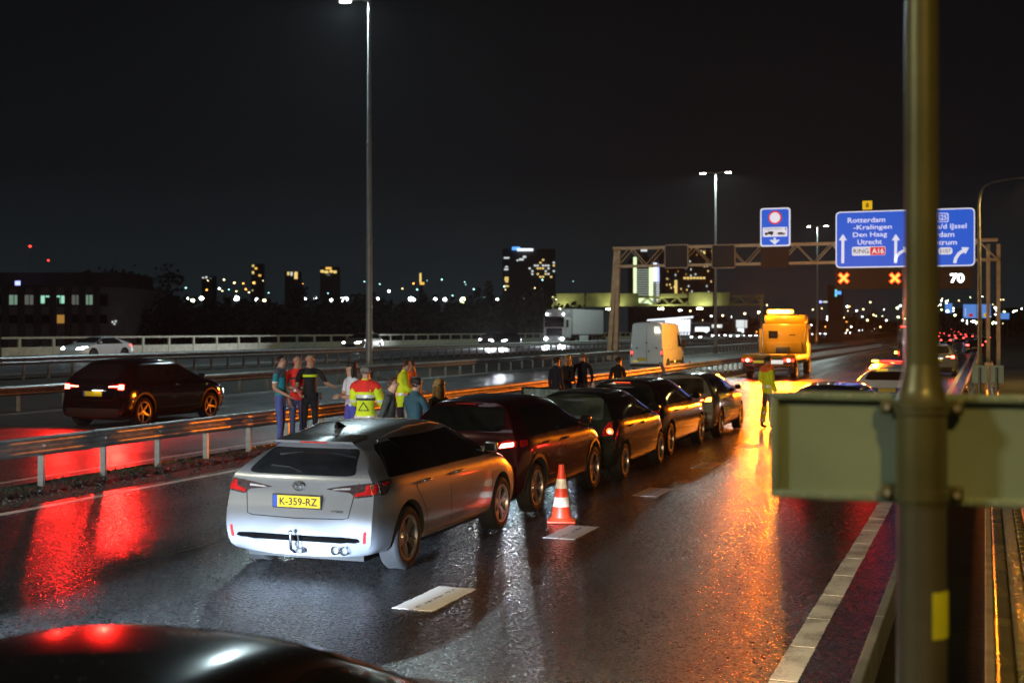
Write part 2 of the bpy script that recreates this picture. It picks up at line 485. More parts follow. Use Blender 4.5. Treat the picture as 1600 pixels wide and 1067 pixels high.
def loft_body(L, W, zb, top, belt, wr, w, offR, offF, n=32):
    """closed car body: rings across the car, sheared at both ends to the rear and front outline"""
    ft, fb, fr, fw = pchip(top), pchip(belt), pchip(wr), pchip(w)
    fo, ff = pchip(offR), pchip(offF)
    vs = []; fs = []; M = 15
    ys = [L*(i/(n-1)) for i in range(n)]
    ys = sorted(set([round(L*(0.5-0.5*math.cos(math.pi*i/(n-1)))*0.35 + L*(i/(n-1))*0.65, 4) for i in range(n)]))
    def shear(y, z):
        a = max(0, 1-y/(0.42*L)); b = max(0, 1-(L-y)/(0.30*L))
        return y + fo(z)*a*a*(3-2*a) - ff(z)*b*b*(3-2*b)
    rings = []
    for y in ys:
        ww, zt, zl, r_ = fw(y)*W/2, ft(y), fb(y), fr(y)*W/2
        zl = min(zl, zt-.03); hb = zl-zb; g = min(1, max(.12, (zt-zl)/.42)); xb = ww*.935
        half = [(0, zb), (.5*ww, zb), (.86*ww, zb+.012), (.965*ww, zb+.07), (.99*ww, zb+.28*hb), (1.0*ww, zb+.52*hb), (.992*ww, zb+.76*hb), (.972*ww, zb+.93*hb),
                (xb, zl+.004), (xb+(r_-xb)*.30, zl+(zt-zl)*.30), (xb+(r_-xb)*.68, zl+(zt-zl)*.64), (r_, zt-.105*g), (r_*.90, zt-.034*g), (r_*.55, zt-.006*g), (0, zt)]
        full = half + [(-x, z) for x, z in half[-2:0:-1]]
        rings.append(len(vs))
        for x, z in full:
            yy = shear(y, z)
            # plan rounding of the nose and tail
            t = abs(x)/(W/2)
            yy += (max(0, 1-y/(.5)) * .10 * t**3) - (max(0, 1-(L-y)/.8) * .22 * t**3)
            vs.append((x, yy-L/2, z))
    K = 2*M-2
    for i in range(len(ys)-1):
        a, b = rings[i], rings[i+1]
        for k in range(K): fs.append((a+k, a+(k+1) % K, b+(k+1) % K, b+k))
    # end caps: strips of quads between the two halves, with inner columns
    for base, end in ((rings[0], 'r'), (rings[-1], 'f')):
        cols = [-1, -.5, 0, .5, 1]; grid = []
        for k in range(M):
            row = []
            xr, yr, zr = vs[base+k]
            for c in cols:
                if k in (0, M-1): row.append(base+k)
                elif c == 1: row.append(base+k)
                elif c == -1: row.append(base+(K-k))
                else:
                    bul = (1-abs(c)**2)*(.035 if end == 'r' else .09)
                    if k in (1, M-2): bul *= .5
                    vs.append((xr*c, yr+(-bul if end == 'r' else bul), zr)); row.append(len(vs)-1)
            grid.append(row)
        for k in range(M-1):
            for c in range(len(cols)-1):
                q = [grid[k][c], grid[k][c+1], grid[k+1][c+1], grid[k+1][c]]
                q2 = []
                for i in q:
                    if i not in q2: q2.append(i)
                if len(q2) >= 3: fs.append(q2 if end == 'r' else q2[::-1])
    cr = {}
    for k in range(K):
        cr[tuple(sorted((rings[0]+k, rings[0]+(k+1) % K)))] = .55 if 3 <= k <= 13 or K-13 <= k <= K-3 else .25
    for i in range(len(ys)-1):
        for k, c in ((8, .55), (5, .25), (11, .35)):
            for kk in (k, K-k): cr[tuple(sorted((rings[i]+kk, rings[i+1]+kk)))] = c
    return vs, fs, cr

def body_object(root, vs, fs, paint, cut, name="body", edge_crease=None):
    """subdivides the cage and cuts the wheel openings; returns body and its search tree"""
    me = bpy.data.meshes.new(name); me.from_pydata(vs, [], fs)
    bm = bmesh.new(); bm.from_mesh(me); bmesh.ops.recalc_face_normals(bm, faces=bm.faces[:])
    cl = bm.edges.layers.float.new('crease_edge'); bm.edges.ensure_lookup_table()
    for e in bm.edges:
        k = edge_crease.get(tuple(sorted((e.verts[0].index, e.verts[1].index)))) if edge_crease else None
        if k: e[cl] = k
    bm.to_mesh(me); bm.free()
    me.materials.append(paint); me.materials.append(MATS["wheel_well"])
    ob = link(name, me)
    sub = ob.modifiers.new("s", 'SUBSURF'); sub.levels = 1; sub.render_levels = 1
    cu = None
    if cut:
        W, ys, rad, inner = cut
        c = MB()
        for y in ys:
            for sx in (1, -1):
                a, b = sx*(W/2-inner), sx*(W/2+.3)
                c.cyl((a, y, rad*.9), (b, y, rad*.9), rad, n=40)
        cm = c.mesh("cutter", MATS["wheel_well"]); cu = link("cutter", cm)
        bo = ob.modifiers.new("b", 'BOOLEAN'); bo.operation = 'DIFFERENCE'; bo.object = cu; bo.solver = 'EXACT'
        try: bo.material_mode = 'TRANSFER'
        except Exception: pass
    dg = bpy.context.evaluated_depsgraph_get(); dg.update()
    out = bpy.data.meshes.new_from_object(ob.evaluated_get(dg)); out.name = name
    bpy.data.objects.remove(ob); bpy.data.meshes.remove(me)
    if cu: bpy.data.objects.remove(cu)
    smooth_mesh(out, 34)
    bvh = BVHTree.FromPolygons([v.co for v in out.vertices], [tuple(p.vertices) for p in out.polygons])
    return link(name, out, root), bvh

def plate(root, dec, x, z, side='B', text=None, mats=("plate_yellow", "plate_blue", "plate_ink"), w=.52, h=.112, tilt=0.0):
    """number plate with blue band and characters, bolted to the rear"""
    p, nrm, d = dec.hit(side, x, z)
    y = min(dec.hit(side, x+dx, z+dz)[0].y for dx in (-w/2, 0, w/2) for dz in (-h/2, h/2) if dec.hit(side, x+dx, z+dz)[0] is not None) - .012
    if side == 'F': y = max(dec.hit(side, x+dx, z)[0].y for dx in (-w/2, 0, w/2) if dec.hit(side, x+dx, z)[0] is not None) + .012
    s = 1 if side == 'B' else -1
    b = MB(); b.mat(2).bbox(-w/2-.012, w/2+.012, 0, .02, -h/2-.012, h/2+.012, .004)
    b.mat(0).box(-w/2, w/2, -.004, 0.004, -h/2, h/2)
    b.mat(1).box(-w/2-.001, -w/2+.048, -.005, 0.003, -h/2-.001, h/2+.001)
    o = b.build("number_plate", [MATS[mats[0]], MATS[mats[1]], MATS["black_plastic"]], root, loc=(x, y, z))
    if side == 'F': o.rotation_euler = (0, 0, math.pi)
    if text:
        t = MB(); text_onto(t, text, (.022, -.0065, 0), width=w*.80, height=h*.66)
        t.build("plate_characters", MATS[mats[2]], o)
    return o

def make_car(sp):
    """sp: description of one car; builds it with all its parts under an Empty"""
    L, W, H = sp['L'], sp['W'], sp['H']; ra, fa, r = sp['ra'], sp['fa'], sp.get('r', .32)
    yA, yB, zh, zl = sp['yA'], sp['yB'], sp['zh'], sp['zl']; zb = sp.get('zb', .20)
    paint = sp['paint']; root = thing(sp['name'], sp['label'], sp.get('cat', 'car'), group=sp.get('group'))
    Y = lambda y: y-L/2
    if 'trunk' in sp:
        yC, yD, zt = sp['trunk']
        top = [(0, zt-.05), (.12, zt-.012), (yD-.05, zt+.01), (yD+.12, zt+.06), (yC, H-.06), (yC+.35, H-.012)]
        wrr = [(0, .80), (yD, .78), (yC, .64)]
    else:
        rd = sp.get('rear_drop', 0.0); top = [(0, H-.05-rd), (.3, H-.02-rd*.65)]+([(.95, H-.006-rd*.18)] if rd else []); wrr = [(0, sp.get('wr0', .62))]
    top += [(max(L*.42, top[-1][0]+.2), H), (yB-.45, H-.008), (yB, H-.06), (yB+(yA-yB)*.5, (H-.06+zh+.02)*.5+.015), (yA, zh+.02), (yA+.16, zh-.012), (L-.42, zh-.11), (L-.14, zh-.20), (L, zh-.34)]
    wrr += [(max(L*.4, wrr[-1][0]+.2), .645), (yB, .635), (yA, .78), (yA+.3, .80), (L, .72)]
    belt = [(0, zl+.02), (L*.3, zl), (yB, zl-.03), (yA-.1, zh-.05), (yA+.2, zh-.085), (L-.4, zh-.19), (L-.12, zh-.27), (L, zh-.40)]
    wtab = [(0, .915), (.12, .955), (.6, 1.0), (L*.5, 1.0), (L-1.0, .995), (L-.45, .955), (L-.12, .87), (L, .80)]
    offF = [(zb, .10), (.34, .02), (.5, 0), (.66, .02), (.8, .06)]
    vs, fs, cr = loft_body(L, W, zb, top, belt, wrr, wtab, sp['offR'], offF)
    arch = sp.get('arch', r+.05)
    body, bvh = body_object(root, vs, fs, paint, (W, (Y(ra), Y(fa)), arch, .34), edge_crease=cr)
    dec = Decal(bvh); gl = MATS["glass_dark"]
    # side windows
    zt = H-sp.get('cant', .135); pil = sp['pillars']
    for sd in ('R', 'L'):
        wins = []
        y0b, y0t = sp['wrear']; qd = sp.get('rear_drop', 0.0)*.6
        edges = [None]+pil
        k = len(pil)
        def zbot(y): return zl+.035 - (y/L)*.04 if y < yB else zl+.02-(y/L)*.04
        xs = [y0b]+[p for p in pil]+[yA-.14]
        for i in range(len(xs)-1):
            a, b = xs[i]+(.028 if i else 0), xs[i+1]-(.028 if i < len(xs)-2 else 0)
            if i == 0 and len(xs) > 2: poly = [(a, zbot(a)+.01), (b, zbot(b)), (b, zt-qd*.45), (y0t+.1, zt-.012-qd*.9), (y0t, zt-.05-qd)]
            elif i == len(xs)-2: poly = [(a, zbot(a)), (b, zh-.0), (b-.02, zh+.055), (yB+.08, zt-.045), (yB-.12, zt-.004), (a, zt)]
            else: poly = [(a, zbot(a)), (b, zbot(b)), (b, zt), (a, zt)]
            if i == 0 and len(xs) == 2: poly = [(a, zbot(a)+.01), (b, zh), (b-.02, zh+.055), (yB+.08, zt-.045), (yB-.12, zt-.004), (y0t+.1, zt), (y0t, zt-.05)]
            dec.put("side_window", fillet([(Y(p), z) for p, z in poly], .035), sd, gl, root, off=.011, cell=.04)
        dlo = [(y0b-.03, zbot(y0b)-.015), (yA-.12, zh-.02), (yA-.12, zh+.05), (yB+.10, zt-.03), (yB-.12, zt+.014), (y0t+.55, zt+.010-qd*.4), (y0t+.1, zt+.006-qd*.9), (y0t-.03, zt-.04-qd)]
        dec.put("window_surround", fillet([(Y(p), z) for p, z in dlo], .03), sd, MATS["gloss_black"], root, off=.007, cell=.04, depth=.01)
        for ln in sp.get('seams', []):
            dec.put("door_seam", stroke([(Y(a), b) for a, b in ln], .009), sd, MATS["seam"], root, off=.0015, cell=.12, depth=.004, smooth=False)
        dec.put("sill_trim", fillet([(Y(ra+arch+.02), zb+.03), (Y(fa-arch-.02), zb+.03), (Y(fa-arch-.03), zb+.105), (Y(ra+arch+.03), zb+.105)], .02), sd, MATS["black_plastic"] if sp.get('cladding') else paint, root, off=.008, cell=.2)
        for hy in sp.get('handles', []):
            p = dec.hit(sd, Y(hy), sp.get('zhandle', zl-.10))[0]
            if p is not None:
                s = 1 if sd == 'R' else -1
                b = MB(); b.bbox(-.012 if s > 0 else -.03, .03 if s > 0 else .012, -.095, .095, -.014, .014, .01)
                b.build("door_handle", sp.get('handle_mat', paint), root, 50, loc=p)
        s = 1 if sd == 'R' else -1
        mz = zh+.055; my = Y(yA-.32)
        mp = dec.hit(sd, my, mz)[0]
        if mp is not None:
            b = MB(); b.bbox(.045, .205, -.05, .06, -.045, .075, .04); b.mat(1).box(.065, .19, -.053, -.045, -.03, .058)
            b.mat(0).bbox(-.05, .09, -.02, .04, -.035, .02, .015)
            if s < 0: b.v = [(-x, y, z) for x, y, z in b.v]; b.f = [f[::-1] for f in b.f]
            b.build("wing_mirror", [sp.get('mirror_mat', paint), gl], root, 45, loc=mp)
        if sp.get('cladding'):
            for ay in (ra, fa):
                ring = [(Y(ay)+math.cos(t)*(arch+.05), arch*.9+math.sin(t)*(arch+.05)) for t in [math.pi*(-.08+1.16*i/16) for i in range(17)]]
                ring += [(Y(ay)+math.cos(t)*(arch+.003), arch*.9+math.sin(t)*(arch+.003)) for t in [math.pi*(1.08-1.16*i/16) for i in range(17)]]
                dec.put("wheel_arch_trim", ring, sd, MATS["black_plastic"], root, off=.010, cell=.3)
    # windscreen and rear window
    ws = [(-.60*W/1.79, Y(yA)-.05), (.60*W/1.79, Y(yA)-.05), (.505*W/1.79, Y(yB)+.06), (-.505*W/1.79, Y(yB)+.06)]
    ws[0] = (-.655*W/1.79, Y(yA)-.09); ws[1] = (.655*W/1.79, Y(yA)-.09)
    dec.put("windscreen", fillet(ws, .06), 'T', gl, root, off=.006, cell=.06)
    if 'trunk' in sp:
        q = [(-.52*W/1.79, Y(yC)+.02), (.52*W/1.79, Y(yC)+.02), (.62*W/1.79, Y(yD)+.13), (-.62*W/1.79, Y(yD)+.13)]
        dec.put("rear_window", fillet(q, .06), 'T', gl, root, off=.006, cell=.06)
    else:
        dec.put("rear_window", fillet(mirror2(sp['rwin']), .05), 'B', sp.get('rglass', gl), root, off=.008, cell=.05)
    for ln in sp.get('rear_seams', []):
        dec.put("tailgate_seam", stroke(ln, .009), 'B', MATS["seam"], root, off=.0015, cell=.15, depth=.004, smooth=False)
    for nm, half, mt, off in sp.get('rear_parts', []):
        for s in (1, -1):
            dec.put(nm, fillet([(s*x, z) for x, z in half], sp.get('lr', .02)), 'B', MATS[mt], root, off=off, cell=.06)
    for nm, half, mt, off in sp.get('rear_mid', []):
        dec.put(nm, fillet(mirror2(half), .02), 'B', MATS[mt], root, off=off, cell=.08)
    for nm, pol, mt, off in sp.get('side_parts', []):
        for sd in ('R', 'L'):
            dec.put(nm, fillet([(Y(a), b) for a, b in pol], .02), sd, MATS[mt], root, off=off, cell=.06)
    for nm, half, mt, off in sp.get('front_parts', []):
        for s in (1, -1):
            dec.put(nm, fillet([(s*x, z) for x, z in half], .02), 'F', MATS[mt], root, off=off, cell=.06)
    for nm, half, mt, off in sp.get('front_mid', []):
        dec.put(nm, fillet(mirror2(half), .02), 'F', MATS[mt], root, off=off, cell=.1)
    if 'plate' in sp: plate(root, dec, 0, sp['plate'], 'B', sp.get('plate_text'), sp.get('plate_mats', ("plate_yellow", "plate_blue", "plate_ink")))
    add_wheels(root, W, (Y(ra), Y(fa)), r, sp.get('tw', .21), sp.get('rim', 'twin'))
    b = MB(); b.box(-W*.36, W*.36, Y(.25), Y(L-.3), zb-.045, zb+.03)
    b.build("underbody", MATS["wheel_well"], root)
    return root, dec, Y

# ------------------------------------------------------------------ the kinds of car in the picture
def hatch_off(z0, z1, zr, rake, bump=.06):
    """rear outline: bumper, tailgate up to the window sill z0..z1, raked window up to the roof zr"""
    return [(.18, .16), (.30, .03), (.45, 0), (.60, .015), (.68, bump), (z0-.02, bump+.05), (z1, bump+.07), (zr-.06, bump+.07+rake), (zr+.02, bump+.07+rake*.93)]

FRONT_LAMPS = [("headlight", [(.40, .62), (.74, .64), (.80, .76), (.62, .75), (.42, .69)], "head_lit", .006)]
FRONT_GRILLE = [("grille", [(.44, .34), (.40, .58)], "black_plastic", .006)]

def estate_spec(**kw):
    s = dict(name="estate_car", L=4.47, W=1.79, H=1.435, ra=.80, fa=3.50, r=.322, yA=3.48, yB=2.60, zh=.965, zl=.95, pillars=[.98, 1.88], wrear=(.46, .66),
             offR=hatch_off(.97, 1.01, 1.33, .38, .05), wr0=.54, rear_drop=.085,
             rwin=[(.50, .99), (.60, 1.005), (.50, 1.20), (.465, 1.228)],
             seams=[[(1.88, .98), (1.88, .60), (1.91, .33)], [(.98, 1.0), (1.0, .80), (1.21, .55), (1.27, .33)], [(3.10, .93), (3.15, .7), (3.12, .33)]],
             handles=[1.25, 2.14], rim='twin', zhandle=.855,
             rear_seams=[[(.645, .99), (.64, .92)], [(-.645, .99), (-.64, .92)], [(.60, .82), (.56, .60), (.5, .585), (0, .575), (-.5, .585), (-.56, .60), (-.60, .82)]])
    s.update(kw); return s
def crossover_spec(**kw):
    s = dict(name="crossover_car", L=4.2, W=1.80, H=1.52, ra=.72, fa=3.30, r=.33, yA=3.18, yB=2.30, zh=1.02, zl=1.0, zb=.23, pillars=[1.72], wrear=(.55, .78), arch=.385,
             offR=hatch_off(1.02, 1.08, 1.52, .34, .05), wr0=.60, cladding=True,
             rwin=[(.52, 1.10), (.60, 1.13), (.53, 1.37), (.48, 1.40)],
             seams=[[(1.72, 1.02), (1.72, .6), (1.75, .36)], [(.95, 1.03), (1.0, .85), (1.16, .60), (1.18, .36)], [(2.85, .98), (2.9, .7), (2.87, .36)]],
             handles=[1.10, 1.98], rim='five',
             rear_seams=[[(.62, 1.05), (.58, .66), (0, .65), (-.58, .66), (-.62, 1.05)]],
             rear_mid=[("bumper_trim", [(.72, .26), (.74, .46)], "black_plastic", .006)])
    s.update(kw); return s
def small_hatch_spec(**kw):
    s = dict(name="small_hatchback", L=3.82, W=1.66, H=1.435, ra=.62, fa=3.06, r=.295, yA=2.98, yB=2.12, zh=.97, zl=.955, zb=.20, pillars=[1.55], wrear=(.42, .62),
             offR=hatch_off(.93, .98, 1.435, .30, .04), wr0=.62,
             rwin=[(.48, .97), (.57, 1.0), (.51, 1.29), (.46, 1.32)],
             seams=[[(1.55, .98), (1.55, .6), (1.57, .33)], [(2.62, .93), (2.66, .65), (2.63, .33)], [(.86, 1.0), (.9, .8), (1.02, .58), (1.04, .33)]],
             handles=[.98, 1.8], rim='five',
             rear_seams=[[(.56, .95), (.52, .60), (0, .59), (-.52, .60), (-.56, .95)]])
    s.update(kw); return s
def hatch_spec(**kw):
    s = dict(name="hatchback", L=4.28, W=1.79, H=1.45, ra=.74, fa=3.36, r=.318, yA=3.26, yB=2.38, zh=.975, zl=.955, zb=.20, pillars=[1.80], wrear=(.52, .72),
             offR=hatch_off(.95, 1.0, 1.45, .32, .05), wr0=.61,
             rwin=[(.50, .985), (.60, 1.01), (.53, 1.30), (.49, 1.33)],
             seams=[[(1.80, .98), (1.80, .6), (1.83, .33)], [(1.02, 1.0), (1.06, .8), (1.2, .58), (1.22, .33)], [(2.95, .93), (3.0, .68), (2.97, .33)]],
             handles=[1.18, 2.06], rim='five',
             rear_seams=[[(.62, .97), (.57, .62), (0, .61), (-.57, .62), (-.62, .97)]])
    s.update(kw); return s
def coupe_spec(**kw):
    s = dict(name="coupe", L=4.42, W=1.80, H=1.34, ra=.88, fa=3.50, r=.32, yA=3.22, yB=2.30, zh=.92, zl=.90, zb=.17, pillars=[], wrear=(.98, 1.30), trunk=(1.25, .30, .98), cant=.12,
             offR=[(.18, .12), (.30, .03), (.5, 0), (.8, .04), (1.0, .08), (1.3, .08)],
             seams=[[(1.55, .9), (1.6, .6), (1.65, .33)], [(2.95, .88), (3.0, .6), (2.95, .33)]], handles=[1.75], rim='many')
    s.update(kw); return s

# ================================================================== the setting
build_vehicle_materials()
prepare_text([("K-359-RZ", 0.012), ("Rotterdam", 0.01), ("-Kralingen", 0.01), ("Den Haag", 0.01), ("Utrecht", 0.01), ("RING", 0.015), ("A16", 0.02), ("S25", 0.01),
              ("Capelle a/d IJssel", 0.01), ("Centrum", 0.01), ("S107", 0.015), ("70", 0.03), ("8", 0.02), ("Uitgezonderd", 0.0), ("N-847-TX", 0.012), ("HYBRID", 0.01)])

def rise(y): return 0 if y < 320 else (y-320)**2*2.4e-5
YS = [-40, -10, 20, 60, 100, 150, 200, 260, 320, 380, 440, 500, 570, 640, 720, 800, 900, 1000, 1150, 1300]
def strip(mb, x0, x1, z0, z1=None, ys=YS, thick=None):
    """a lengthwise sheet of road from x0 to x1, following the far rise"""
    z1 = z0 if z1 is None else z1; n = len(ys); vs = []; fs = []
    for y in ys: vs += [(x0, y, z0+rise(y)), (x1, y, z1+rise(y))]
    for i in range(n-1): fs.append((2*i, 2*i+1, 2*i+3, 2*i+2))
    if thick:
        o = 2*n
        for y in ys: vs += [(x0, y, z0+rise(y)-thick), (x1, y, z1+rise(y)-thick)]
        for i in range(n-1): fs += [(2*i, 2*i+2, o+2*i+2, o+2*i), (2*i+1, o+2*i+1, o+2*i+3, 2*i+3)]
        fs.append((0, o, o+1, 1))
    return mb.add(vs, fs)

pm("soil", (0.030, 0.028, 0.022), 0.9, var=0.5, scale=1.5, bump=0.6, bscale=9)
pm("steel_galv", (0.34, 0.35, 0.35), 0.42, 0.75, var=0.25, scale=5, bump=0.05, bscale=30, rvar=0.12)
pm("steel_dull", (0.22, 0.21, 0.19), 0.55, 0.55, var=0.3, scale=4, bump=0.06, bscale=25)
pm("steel_post", (0.45, 0.46, 0.47), 0.45, 0.6, var=0.2, scale=9)
pm("concrete", (0.22, 0.21, 0.19), 0.8, var=0.25, scale=3, bump=0.25, bscale=30)
road_mat = asphalt("asphalt_wet", 0.0150, 0.20, 0.34, bump=0.28, tracks=(1.78, 0.6, 0.035), wet_scale=0.35, agg=52, tint=(1, .98, 0.94), stretch=0.15, grain=.10, lo=.12, hi=2.8, spec=1.1)
road_grey = asphalt("asphalt_worn", 0.062, 0.30, 0.60, bump=0.3, wet_scale=0.25, agg=70, tint=(0.95, 1.0, 0.98))
road_far = asphalt("asphalt_far", 0.08, 0.35, 0.65, bump=0.2, wet_scale=0.2, agg=40)
line_mat = paint_worn("line_paint", (0.80, 0.79, 0.74), 0.30)
line_far = paint_worn("line_paint_far", (0.62, 0.62, 0.60), 0.35)

g = MB(); g.add([(-1300, -200, -.9), (900, -200, -.9), (900, 1700, -.9), (-1300, 1700, -.9)], [(0, 1, 2, 3)])
struct("ground", g, MATS["soil"])
m = MB(); strip(m, -12.35, -.84, 0, thick=.7); road = struct("road", m, road_mat)
m = MB(); strip(m, -26.7, -14.15, 0, thick=.7); road2 = struct("parallel_road", m, road_grey)
m = MB(); strip(m, -14.15, -12.35, -.035, thick=.5); verge = struct("verge_strip", m, MATS["soil"])
m = MB(); strip(m, -33.4, -26.7, .70, -.04, thick=.5); struct("median_verge", m, MATS["soil"])
m = MB(); strip(m, -54.0, -33.4, .74, thick=1.6); road3 = struct("opposite_road", m, road_far)
m = MB(); strip(m, -.84, 0.02, -.30, -.45, thick=.4); struct("right_verge", m, MATS["soil"])
m = MB(); strip(m, .33, 60, -.25, 1.2, thick=.4); struct("right_slope", m, MATS["soil"])
# kerb edge of the asphalt on the right: a low concrete lip
m = MB()
for i in range(24): m.bbox(-.86, -.78, 2+i*3.0, 4.985+i*3.0, -.25, .035, .012)
struct("kerb", m, MATS["concrete"])

# painted lines of the near carriageway: blocks of thermoplastic laid end to end
def ragged(w, l, j, rq):
    """outline of a laid paint block with a worn, uneven edge"""
    out = []; nx, ny = max(4, int(w/.03)), max(6, int(l/.04))
    for i in range(nx): out.append((-w/2+w*i/nx, -l/2))
    for i in range(ny): out.append((w/2, -l/2+l*i/ny))
    for i in range(nx): out.append((w/2-w*i/nx, l/2))
    for i in range(ny): out.append((-w/2, l/2-l*i/ny))
    return [(x+rq.uniform(-j, j), y+rq.uniform(-j, j)) for x, y in out]
def block_mesh(w, l, h=.003, seed=0): return MB().prism(ragged(w, l, .004, random.Random(seed)), 'z', 0, h).mesh("line_block", line_mat)
right_line = tag(thing("right_edge_line", "white edge line of joined blocks along the right of the wet lane", "road line"), kind="structure")
del right_line["category"]
bl = [block_mesh(.19, .962, seed=q) for q in range(4)]
for i in range(70):
    o = link("line_block", bl[i % 4], right_line, (-1.30+random.uniform(-.004, .004), 6.35+i*1.0, .001)); o.rotation_euler = (0, 0, random.uniform(-.006, .006))
m = MB(); m.box(-1.40, -1.20, 76.5, 420, .0, .005); m.build("line_run", line_far, right_line)
left_line = tag(thing("left_edge_line", "white edge line beside the guard rail verge", "road line"), kind="structure")
del left_line["category"]
bl2 = [block_mesh(.15, 1.12, seed=9+q) for q in range(4)]
for i in range(60):
    o = link("line_block", bl2[i % 4], left_line, (-12.08+random.uniform(-.004, .004), 8.6+i*1.15, .001)); o.rotation_euler = (0, 0, random.uniform(-.008, .008))
m = MB(); m.box(-12.16, -12.0, 78.1, 420, .0, .005); m.build("line_run", line_far, left_line)

def block_paint():
    m = bpy.data.materials.new("block_paint"); m.use_nodes = True
    nt = m.node_tree; b = nt.nodes["Principled BSDF"]; L = nt.links.new
    tc = N(nt, "TexCoord"); geo = N(nt, "NewGeometry"); sx = N(nt, "SeparateXYZ"); L(tc.outputs["Object"], sx.inputs[0])
    ab = N(nt, "Math"); ab.operation = 'ABSOLUTE'; L(sx.outputs["X"], ab.inputs[0])
    mr = N(nt, "MapRange"); mr.inputs["From Min"].default_value = .0; mr.inputs["From Max"].default_value = .13; mr.inputs["To Min"].default_value = .17; mr.inputs["To Max"].default_value = -.16
    L(ab.outputs[0], mr.inputs["Value"])
    a = N(nt, "TexNoise"); a.inputs["Scale"].default_value = 20; a.inputs["Detail"].default_value = 9; a.inputs["Roughness"].default_value = .82
    mp = N(nt, "Mapping"); mp.inputs["Scale"].default_value = (1, .55, 1); L(geo.outputs["Position"], mp.inputs["Vector"]); L(mp.outputs[0], a.inputs["Vector"])
    ad = N(nt, "Math"); ad.operation = 'ADD'; L(a.outputs["Fac"], ad.inputs[0]); L(mr.outputs[0], ad.inputs[1])
    r = N(nt, "ValToRGB"); r.color_ramp.elements[0].position = .64; r.color_ramp.elements[1].position = .70
    r.color_ramp.elements[0].color = (.84, .83, .79, 1); r.color_ramp.elements[1].color = (.022, .022, .022, 1)
    L(ad.outputs[0], r.inputs[0]); L(r.outputs[0], b.inputs["Base Color"]); b.inputs["Roughness"].default_value = .45
    return m
bp_ = block_paint(); blk = [MB().prism(ragged(.38, 1.0, .006, random.Random(30+q)), 'z', 0, .0025).mesh("lane_block", bp_) for q in range(4)]
lane_line = tag(thing("lane_marking", "broad white lane blocks with worn dark centres", "road line"), kind="structure")
del lane_line["category"]
for i in range(26):
    o = link("lane_block", blk[i % 4], lane_line, (-4.64, 6.5+i*4.0, .001))
    o.rotation_euler = (0, 0, random.uniform(-.01, .01)); o.location.x += random.uniform(-.02, .02)
seam = MB(); pts = [(-8.22+random.uniform(-.012, .012), y*.9) for y in range(2, 90)]
for a, b in zip(pts, pts[1:]):
    w = random.uniform(.010, .022); seam.add([(a[0]-w, a[1], .0035), (a[0]+w, a[1], .0035), (b[0]+w, b[1], .0035), (b[0]-w, b[1], .0035)], [(0, 1, 2, 3)])
o = seam.build("asphalt_joint", pm("bitumen", (.006, .006, .006), .35, var=.2), road)

def line_set(name, parent, x, z, w, dashes=None, y0=-10, y1=500):
    m = MB()
    if dashes is None:
        ys = [y for y in YS if y0 <= y <= y1]
        for a, b in zip(ys, ys[1:]): m.add([(x-w/2, a, z+rise(a)), (x+w/2, a, z+rise(a)), (x+w/2, b, z+rise(b)), (x-w/2, b, z+rise(b))], [(0, 1, 2, 3)])
        m.build(name, line_far, parent)
    else:
        ln, per = dashes; one = MB().box(-w/2, w/2, -ln/2, ln/2, 0, .004).mesh(name, line_far); y = y0
        while y < y1: link(name, one, parent, (x, y, z+rise(y))); y += per
line_set("edge_line", road2, -14.55, .004, .15); line_set("edge_line", road2, -26.1, .004, .2)
line_set("lane_dash", road2, -18.45, .001, .15, (3, 12), 18, 260); line_set("lane_dash", road2, -22.4, .001, .15, (3, 12), 21, 260)
line_set("lane_dash", road, -8.3, .001, .13, (1.6, 12), 54, 300)
line_set("lane_dash", road3, -40.5, .741, .15, (3, 12), 25, 260); line_set("lane_dash", road3, -46.5, .741, .15, (3, 12), 31, 260)
line_set("edge_line", road3, -34.6, .744, .2); line_set("edge_line", road3, -52.6, .744, .2)

# grit and grass tufts on the verge beside the near guard rail
def scatter(name, label, cat, mat, n, fn):
    m = MB()
    for _ in range(n): fn(m)
    o = m.build(name, mat); return tag(o, label, cat, kind="stuff")
def pebble(m):
    x = random.gauss(-13.25, .42); y = 9+random.random()**1.3*55
    if x > -12.4 or x < -14.1: return
    r = random.uniform(.008, .035); c = Vector((x, y, -.035+r*.4))
    vs = [c+Vector((random.uniform(-1, 1), random.uniform(-1, 1), random.uniform(-.6, .8)))*r for _ in range(6)]
    m.add(vs, [(0, 1, 2), (0, 2, 3), (0, 3, 4), (0, 4, 1), (5, 2, 1), (5, 3, 2), (5, 4, 3), (5, 1, 4)])
scatter("gravel", "loose wet grit on the verge below the guard rail", "gravel", pm("grit", (.085, .082, .075), .45, var=.5, scale=40), 5200, pebble)
def blade(m):
    i = random.randrange(0, 34); y = 9.3+i*1.5+random.gauss(0, .22); x = -13.75+random.gauss(0, .16); h = random.uniform(.03, .11)
    a = random.uniform(0, 6.28); d = Vector((math.cos(a), math.sin(a), 0)); p = Vector((x, y, -.04)); w = Vector((-d.y, d.x, 0))*.006
    m.add([p-w, p+w, p+d*h*.4+Vector((0, 0, h*.7))+w*.6, p+d*h*.9+Vector((0, 0, h))], [(0, 1, 2, 3)])
WEEDS = scatter("weeds", "dark weeds growing round the guard rail posts", "weeds", pm("weed", (.035, .042, .018), .7, var=.4, scale=20), 3600, blade)

